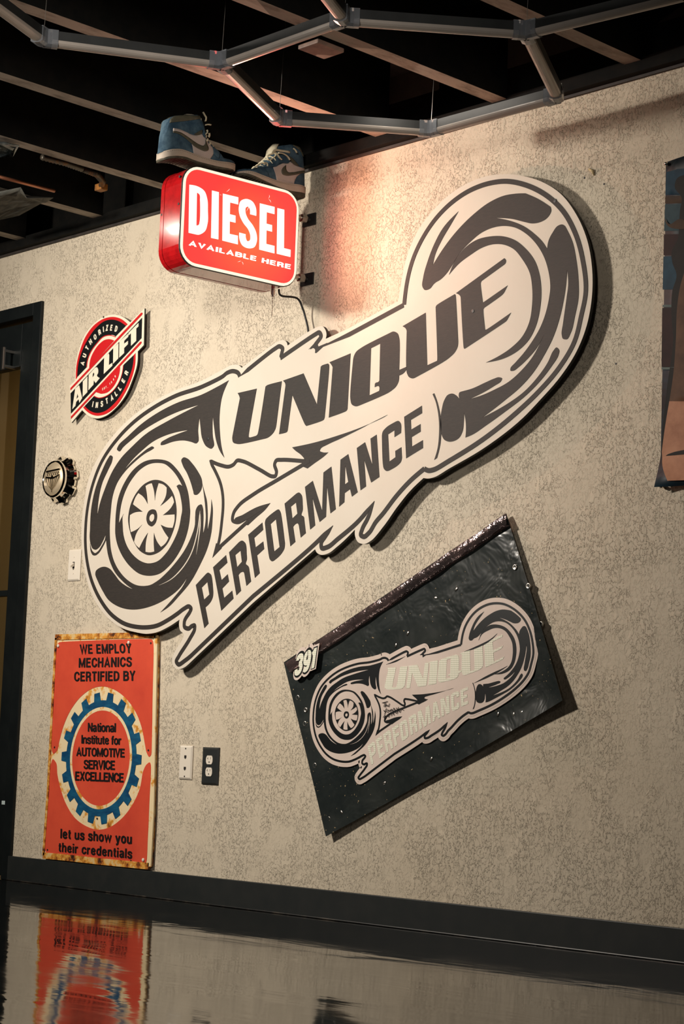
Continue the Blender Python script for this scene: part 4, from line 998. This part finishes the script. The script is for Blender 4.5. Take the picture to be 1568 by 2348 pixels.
# ================================================================== CHROME HUB CAP
hc = W(149, 1102); hx, hz = hc[0], hc[2]; hf = -.054
HB = tag(empty('hub_cap', (hx, -.001, hz)), 'chrome scalloped hub cap badge mounted beside the door frame', 'hub cap')
rf = abs(W(122, 1059, hf)[2] - W(122, 1143, hf)[2]) / 2; rb = rf * 1.22
def lob(a, r, i): return r * (1 + (.065 if 1 <= i <= 3 else .02 if i == 4 else 0) * (1 if math.sin(8 * a) > .15 else -1 if math.sin(8 * a) < -.15 else math.sin(8 * a) / .15))
bm = bmesh.new(); lathe_y(bm, hx, hz, [(rb * .90, -.001), (rb * 1.0, -.004), (rb * 1.03, -.014), (rb * .98, -.022), (rb * .88, -.032), (rf * 1.0, -.042), (rf * 1.01, -.050), (rf * .97, -.054), (rf * .91, -.0545), (rf * .88, -.052)], 128, lob)
bm_obj('cap_body', bm, M_CHROME, HB)
bm = bmesh.new(); lathe_y(bm, hx, hz, [(rf * .885, -.050), (rf * .88, -.0525), (rf * .5, -.0545), (rf * .05, -.055)], 48); bm_obj('cap_face', bm, M_CHROME2, HB, True)
def hpoly(name, l, h=.0575): slab(name, [[Vector((hx + x * rf, hz + z * rf)) for x, z in l]], lambda p, d: (p.x, -d, p.y), h, .0545, M_CHROME, HB)
hpoly('crest_bar', [(-.62, .46), (.62, .52), (.60, .44), (-.62, .38)]); hpoly('crest_bar', [(-.62, .16), (-.15, .10), (.15, .10), (.62, .20), (.62, .13), (.12, .0), (-.12, 0), (-.62, .08)])
for x0 in (-.48, -.3, -.12, .06, .24, .42): hpoly('crest_letter', [(x0, .18), (x0 + .03, .36), (x0 + .12, .37), (x0 + .13, .31), (x0 + .07, .30), (x0 + .10, .19)])
for sgn, k in ((-1, .56), (-1, .34), (-1, .14), (1, .14), (1, .34), (1, .56)):
    hpoly('crest_rib', [(sgn * k, .06), (sgn * (k + .09), .09), (sgn * (k * .42 + .05), -.62 + k * .35), (sgn * (k * .42), -.66 + k * .35)])
hpoly('crest_point', [(-.05, .0), (.05, .0), (.03, -.7), (0, -.76), (-.03, -.7)]); hpoly('crest_boss', [(.09 * math.cos(a * .5236), .10 + .09 * math.sin(a * .5236)) for a in range(12)], .059)

# ================================================================== SWITCH AND OUTLET PLATES
def plate(name, pts, m_, label, cat, d=.007):
    q = [W(*p) for p in pts]; x0 = (q[0][0] + q[3][0]) / 2; x1 = (q[1][0] + q[2][0]) / 2; z1 = (q[0][2] + q[1][2]) / 2; z0 = (q[2][2] + q[3][2]) / 2
    r_ = tag(empty(name, ((x0 + x1) / 2, -.001, (z0 + z1) / 2)), label, cat)
    bv = .0055; V = []
    for y, k in ((-.0008, 0), (-d * .45, 0), (-d, bv)): V += [(x0 + k, y, z0 + k), (x1 - k, y, z0 + k), (x1 - k, y, z1 - k), (x0 + k, y, z1 - k)]
    F = [(3, 2, 1, 0), (8, 9, 10, 11)]
    for b_ in (0, 4):
        for k in range(4): F.append((b_ + k, b_ + (k + 1) % 4, b_ + 4 + (k + 1) % 4, b_ + 4 + k))
    mesh('cover_plate', V, F, m_, r_); return r_, (x0 + x1) / 2, (z0 + z1) / 2, x1 - x0, z1 - z0, -d
def disc(name, x, z, r, y, dy, m_, par, n=12):
    bm = bmesh.new(); lathe_y(bm, x, z, [(r, y + .001), (r, y - dy)], n); return bm_obj(name, bm, m_, par)
def bxo(name, x0, x1, y0, y1, z0, z1, m_, par, bv=0):
    bm = bmesh.new(); box(bm, x0, x1, y0, y1, z0, z1, bv); return bm_obj(name, bm, m_, par)
r_, x, z, w_, h_, y = plate('light_switch', ((160, 1262), (187, 1259), (185.5, 1332), (157, 1332)), M_PLATE, 'cream toggle light switch plate left of the big turbo sign', 'light switch')
bxo('toggle_slot', x - .006, x + .006, y - .0004, y + .001, z - .012, z + .012, M_SLOT, r_); 
mesh('toggle', [(x - .0045, y, z + .009), (x + .0045, y, z + .009), (x + .0045, y, z - .004), (x - .0045, y, z - .004), (x - .004, y - .016, z - .004), (x + .004, y - .016, z - .004), (x + .004, y - .015, z - .010), (x - .004, y - .015, z - .010)],
     [(0, 1, 5, 4), (1, 2, 6, 5), (2, 3, 7, 6), (3, 0, 4, 7), (4, 5, 6, 7)], M_PLATE, r_)
for s in (1, -1): disc('plate_screw', x, z + s * .030, .0032, y, .0012, M_PLATE, r_)
r_, x, z, w_, h_, y = plate('phone_jack', ((415, 1709), (444, 1710.5), (441.5, 1788), (412, 1786)), M_PLATE, 'white wall plate with two small phone jacks', 'wall jack')
for s in (1, -1):
    bxo('jack_opening', x - .0055, x + .0055, y - .0006, y + .001, z + s * .019 - .0045, z + s * .019 + .0045, M_SLOT, r_); bxo('jack_opening', x - .0022, x + .0022, y - .0006, y + .001, z + s * .019 - .0075, z + s * .019 - .0045, M_SLOT, r_)
    disc('plate_screw', x, z + s * .046, .0026, y, .0010, M_SLOT, r_)
r_, x, z, w_, h_, y = plate('power_outlet', ((467, 1713), (504.5, 1714.5), (501.5, 1800), (464, 1798)), M_BLACK, 'black outlet plate with two cream sockets', 'outlet', .008)
for s in (1, -1):
    cz_ = z + s * .0195; lp = []
    for k in range(28):
        a = 2 * math.pi * k / 28; lp.append(Vector((x + max(-.0165, min(.0165, .0172 * math.cos(a))), cz_ + max(-.0142, min(.0142, .0182 * math.sin(a))))))
    so = slab('socket', [lp], lambda p, d: (p.x, -d, p.y), -y + .0018, -y - .001, M_PLATE, r_)
    ys = y - .0018
    for a in ((-.0075, -.0062, .001, .009), (.0058, .0071, .002, .009), (-.0105, -.0075, .004, .0055)): bxo('blade_slot', x + a[0], x + a[1], ys - .0004, ys + .001, cz_ + a[2], cz_ + a[3], M_SLOT, so)
    disc('ground_hole', x, cz_ - .007, .0024, ys, .0005, M_SLOT, so)
disc('plate_screw', x, z, .003, y, .001, M_BLACK, r_)

# ================================================================== POSTER AT THE RIGHT EDGE
pz1 = W(1528, 373)[2]; pz0 = W(1520, 1120)[2]; px0 = W(1528, 373)[0]
PO = tag(empty('wall_poster', (px0 + .3, -.002, (pz0 + pz1) / 2)), 'dark blue and brown painted poster with curling corners at the right edge of the photo', 'poster')
NXp, NZp = 14, 30
def psurf(u, v): return -.002 - .004 * math.exp(-u * 22) * (.5 + .5 * math.sin(v * 5 + 1)) - .028 * max(0, (.09 - v)) / .09 * math.exp(-u * 6) - .018 * max(0, (v - .97)) / .03 * abs(math.sin(u * 9))
vs = []; fs = []
PWd = .61
for j in range(NZp + 1):
    for i in range(NXp + 1):
        u, v = i / NXp, j / NZp; vs.append((px0 + PWd * u, psurf(u, v), pz0 + (pz1 - pz0) * v))
for j in range(NZp):
    for i in range(NXp):
        a = j * (NXp + 1) + i; fs.append((a, a + 1, a + NXp + 2, a + NXp + 1))
M_POST = mottled('poster_print', rgb(10, 20, 26), rgb(20, 44, 56), 7, .5, .42, .62, sc=(.6, 1, 2), spec=.25); t = NT(M_POST)
po = mesh('poster_sheet', vs, fs, M_POST, PO, True); so = po.modifiers.new('s', 'SOLIDIFY'); so.thickness = .0006
def grid_in(lp, g):
    ux = [p.x for p in lp]; vy = [p.y for p in lp]; out = []; n0 = len(lp); uu = min(ux)
    while uu < max(ux):
        vv = min(vy)
        while vv < max(vy):
            ins = False; j = n0 - 1
            for i in range(n0):
                if (lp[i].y > vv) != (lp[j].y > vv) and uu < (lp[j].x - lp[i].x) * (vv - lp[i].y) / (lp[j].y - lp[i].y + 1e-12) + lp[i].x: ins = not ins
                j = i
            if ins: out.append(Vector((uu, vv)))
            vv += g
        uu += g
    return out
def pp(name, spec, m_, h):
    lp = [p for p in curve2(spec, -.002)]; n0 = len(lp); pts = list(lp) + grid_in(lp, .02)
    v, e, f, *_ = delaunay_2d_cdt(pts, [], [list(range(n0))], 1, 1e-6)
    V = [(p.x, psurf((p.x - px0) / PWd, (p.y - pz0) / (pz1 - pz0)) - h, p.y) for p in v]
    mesh(name, V, [tuple(t_) for t_ in f], m_, PO, True)
pm = lambda n, a, b: mottled(n, a, b, 9, .6, spec=.2)
m1 = pm('print_blue', rgb(28, 66, 84), rgb(14, 42, 58)); m2 = pm('print_brown', rgb(74, 50, 26), rgb(40, 26, 16)); m3 = pm('print_slate', rgb(50, 72, 78), rgb(30, 54, 64))
m4 = pm('print_maroon', rgb(46, 18, 16), rgb(26, 12, 12)); m5 = pm('print_skin', rgb(196, 142, 112), rgb(164, 112, 86)); m6 = pm('print_pale', rgb(104, 116, 110), rgb(80, 96, 96))
for nm, s, m_ in (('print_band', "P 420,230* 900,215* 900,370* 412,385*", m1), ('print_band', "P 412,392* 900,375* 900,425* 410,435*", m2), ('print_band', "P 410,440* 900,430* 900,590* 404,600*", m3),
                  ('print_band', "P 403,620* 900,610* 900,740* 400,745*", m4), ('print_band', "P 400,752* 900,745* 900,940* 396,950*", m1), ('print_band', "P 396,1042* 900,1030* 900,1052* 395,1056*", m6),
                  ('print_band', "P 394,1060* 900,1058* 900,1405* 392,1415*", m4), ('print_band', "P 392,1416* 900,1410* 900,1425* 392,1430*", m6)):
    pp(nm, s, m_, .0008)
m7 = pm('print_shadow_figure', rgb(16, 14, 12), rgb(30, 24, 18))
pp('print_figure', "P 560,260* 480,290 470,340 510,400 500,480 495,560 490,640 450,730 455,790 480,860 455,960 450,1100 460,1250 430,1500 400,1800 392,1950* 900,1900* 900,260*", m7, .0020)
m8 = pm('print_dim_skin', rgb(104, 74, 54), rgb(74, 50, 36))
pp('print_figure', "P 530,840* 500,950 486,1050 478,1250 464,1450 440,1620* 900,1620* 900,840*", m8, .0032)
pp('print_figure', "P 440,1620* 415,1780 398,1920* 405,1990 450,2100* 900,2080* 900,1620*", m5, .0032)
pp('print_figure', "P 410,520* 440,560 500,530 560,550* 560,585* 500,590 430,570", m2, .0044)
for q in ((1529.5, 376), (1519.5, 1114)):
    a = W(*q); bm = bmesh.new(); lathe_y(bm, a[0] + .006, a[2] - .004, [(.005, -.001), (.005, -.016), (.003, -.018)], 10); bm_obj('push_pin', bm, M_CHROME, PO, True)

# wall scar above the turbo sign and a nail hole
a = W(1356, 396); SCAR = None
bm = bmesh.new(); tube(bm, [Vector(W(1350, 388, -.002)), Vector(W(1358, 392, -.004)), Vector(W(1362, 402, -.002))], [.003, .005, .002], 7)
wb = bpy.data.objects['wall_back']
o = bm_obj('torn_plaster', bm, mottled('torn_plaster', rgb(206, 190, 150), rgb(180, 160, 120), 60, .8), wb, True)
for q in ((1412, 834), (1340, 408), (1385, 422)):
    a = W(*q); disc('nail_hole', a[0], a[2], .003, -.0004, .0006, M_SLOT, wb)

# ================================================================== HEXAGON TUBE LIGHTS (switched off), hung below the joists
ZH = 2.30
M_ALU = mottled('dull_tube_housing', rgb(50, 52, 52), rgb(40, 42, 42), 8, .4); M_DIF = mottled('unlit_diffuser', rgb(180, 170, 160), rgb(164, 156, 148), 3, .32, coat=.2)
M_CLEAR = mat('clear_connector', rgb(200, 206, 214), .12); M_CLEAR.node_tree.nodes['Principled BSDF'].inputs['Transmission Weight'].default_value = .75
HP = {k: AZ(x, y, ZH) for k, (x, y) in dict(P1=(100, 92), P2=(508, 145), P3=(790, 45), P4=(1207, 75), P5=(640, 275), P6=(988, 300), P7=(1278, 222)).items()}
HP['P0'] = HP['P1'] + (AZ(0, 18, ZH) - HP['P1']).normalized() * .46; HP['P8'] = HP['P3'] + (AZ(755, 0, ZH) - HP['P3']).normalized() * .46; HP['P9'] = HP['P4'] + (AZ(1568, -12, ZH) - HP['P4']).normalized() * .46
edges = [('P0', 'P1'), ('P1', 'P2'), ('P2', 'P3'), ('P3', 'P4'), ('P2', 'P5'), ('P5', 'P6'), ('P6', 'P7'), ('P4', 'P7'), ('P3', 'P8'), ('P4', 'P9')]
HX = tag(empty('hexagon_light', (HP['P3'].x, HP['P3'].y, ZH)), 'hexagon grid of unlit tube lights with clear connectors hanging under the joists', 'ceiling light')
for a, b in edges:
    A, B = HP[a], HP[b]; d = (B - A).normalized(); s_ = d.cross(Vector((0, 0, 1))).normalized(); A2 = A + d * .022; B2 = B - d * .022
    def prism(name, prof, m_):
        V = [A2 + s_ * x + Vector((0, 0, z)) for x, z in prof] + [B2 + s_ * x + Vector((0, 0, z)) for x, z in prof]; n = len(prof)
        F = [tuple(range(n)), tuple(range(2 * n - 1, n - 1, -1))] + [(k, (k + 1) % n, n + (k + 1) % n, n + k) for k in range(n)]
        o = mesh(name, V, F, m_, HX); bm = bmesh.new(); bm.from_mesh(o.data); bmesh.ops.recalc_face_normals(bm, faces=bm.faces); bm.to_mesh(o.data); bm.free(); return o
    prism('tube_housing', [(-.0155, .023), (.0155, .023), (.0155, -.001), (-.0155, -.001)], M_ALU)
    prism('tube_diffuser', [(-.0155, -.001)] + [(-.0155 * math.cos(math.pi * k / 8), -.004 - .012 * math.sin(math.pi * k / 8)) for k in range(9)] + [(.0155, -.001)], M_DIF)
for k, p in HP.items():
    if k in ('P0', 'P8', 'P9'): continue
    ds = [(HP[b if a == k else a] - p).normalized() for a, b in edges if k in (a, b)]
    if k in ('P7',): ds.append((p - HP['P6'] + (p - HP['P4'])).normalized()) if False else None
    con = None
    for i, d in enumerate(ds):
        s_ = d.cross(Vector((0, 0, 1))).normalized(); V = []
        for t_ in (0.0, .036):
            for x, z in ((-.0175, .0255), (.0175, .0255), (.0175, -.014), (.007, -.0185), (-.007, -.0185), (-.0175, -.014)): V.append(p + d * t_ + s_ * x + Vector((0, 0, z)))
        n = 6; F = [tuple(range(n)), tuple(range(2 * n - 1, n - 1, -1))] + [(q, (q + 1) % n, n + (q + 1) % n, n + q) for q in range(n)]
        o = mesh('connector', V, F, M_CLEAR, HX)
        bm = bmesh.new(); bm.from_mesh(o.data); bmesh.ops.recalc_face_normals(bm, faces=bm.faces); bm.to_mesh(o.data); bm.free()
    if k != 'P7' :
        bm = bmesh.new(); tube(bm, [p + Vector((0, 0, .024)), p + Vector((.01, .0, .30))], .0006, 5); bm_obj('hanging_wire', bm, M_STEEL, HX)

# ================================================================== CEILING ODDS AND ENDS
q = AZ(742, 108, 2.425); CT = tag(empty('junction_box', (q.x, q.y, 2.43)), 'small square junction box cover under a joist', 'junction box')
bxo('cover', q.x - .05, q.x + .03, q.y - .05, q.y + .05, 2.416, 2.4285, mottled('dusty_box_lid', rgb(150, 120, 104), rgb(110, 90, 80), 20, .6), CT, .003)
bxo('box_body', q.x + .03, q.x + .075, q.y - .045, q.y + .045, 2.44, 2.52, M_EDGE, CT)
M_CON = mottled('rusty_conduit', rgb(84, 78, 68), rgb(150, 96, 44), 18, .45, .5, .66, metal=.5)
pts = [AZ(95, 360, 2.5), AZ(150, 374, 2.5), AZ(190, 388, 2.5), AZ(222, 400, 2.49), AZ(236, 416, 2.48), AZ(232, 430, 2.47)]
CD = tag(empty('flexible_conduit', tuple(pts[3])), 'rust-marked flexible metal conduit curling between the joists above the door', 'conduit')
bm = bmesh.new(); fine = []
for a, b in zip(pts, pts[1:]): fine += [a.lerp(b, k / 14) for k in range(14)]
tube(bm, fine, [.012 if i % 2 else .0095 for i in range(len(fine))], 10); bm_obj('conduit_hose', bm, M_CON, CD, True)
bm = bmesh.new(); box(bm, pts[-1].x - .02, pts[-1].x + .02, pts[-1].y - .015, pts[-1].y + .015, pts[-1].z - .012, pts[-1].z + .012, .003); bm_obj('conduit_fitting', bm, mottled('orange_rust', rgb(170, 110, 40), rgb(90, 60, 30), 30, .6), CD)
# pale torn insulation sheet over the door side joist
def sheet(name, pxs, z, m_, label, cat, amp=.012):
    P = [AZ(x, y, z) for x, y in pxs]; c_ = sum(P, Vector()) / len(P)
    rt = tag(empty(name, tuple(c_)), label, cat); n = len(P); V = []; F = []
    K = 6
    for k in range(K + 1):
        for i, p in enumerate(P):
            q_ = c_.lerp(p, k / K); V.append(q_ + Vector((0, 0, amp * math.sin(i * 2.3 + k * 1.7) * k / K)))
    for k in range(K):
        for i in range(n): F.append((k * n + i, k * n + (i + 1) % n, (k + 1) * n + (i + 1) % n, (k + 1) * n + i))
    o = mesh(name.split('_')[-1] + '_fold', V, F, m_, rt, True); so = o.modifiers.new('s', 'SOLIDIFY'); so.thickness = .002; return rt
sheet('insulation_sheet', [(-60, 445), (0, 440), (47, 436), (62, 448), (122, 458), (96, 468), (44, 488), (-40, 520), (-80, 500)], 2.41, mottled('torn_grey_sheet', rgb(104, 104, 96), rgb(70, 72, 68), 12, .8, sc=(1, 6, 1)), 'torn grey insulation sheet hanging under the joists above the door', 'insulation')
sheet('plastic_wrap', [(-40, 322), (10, 326), (44, 340), (30, 352), (0, 357), (-50, 350)], 2.41, mottled('crumpled_plastic', rgb(96, 108, 112), rgb(30, 40, 44), 16, .12, metal=.3), 'crumpled shiny plastic wrap under the joists at the left edge', 'plastic wrap')
q0, q1 = AZ(-30, 398, 2.42), AZ(125, 438, 2.42)
cpn = tag(empty('copper_pipe', tuple((q0 + q1) / 2)), 'thin copper pipe running under the joists above the door', 'pipe')
bm = bmesh.new(); tube(bm, [q0, q1], .006, 10); bm_obj('pipe_run', bm, mat('dull_copper', rgb(168, 110, 82), .35, .8), cpn, True)
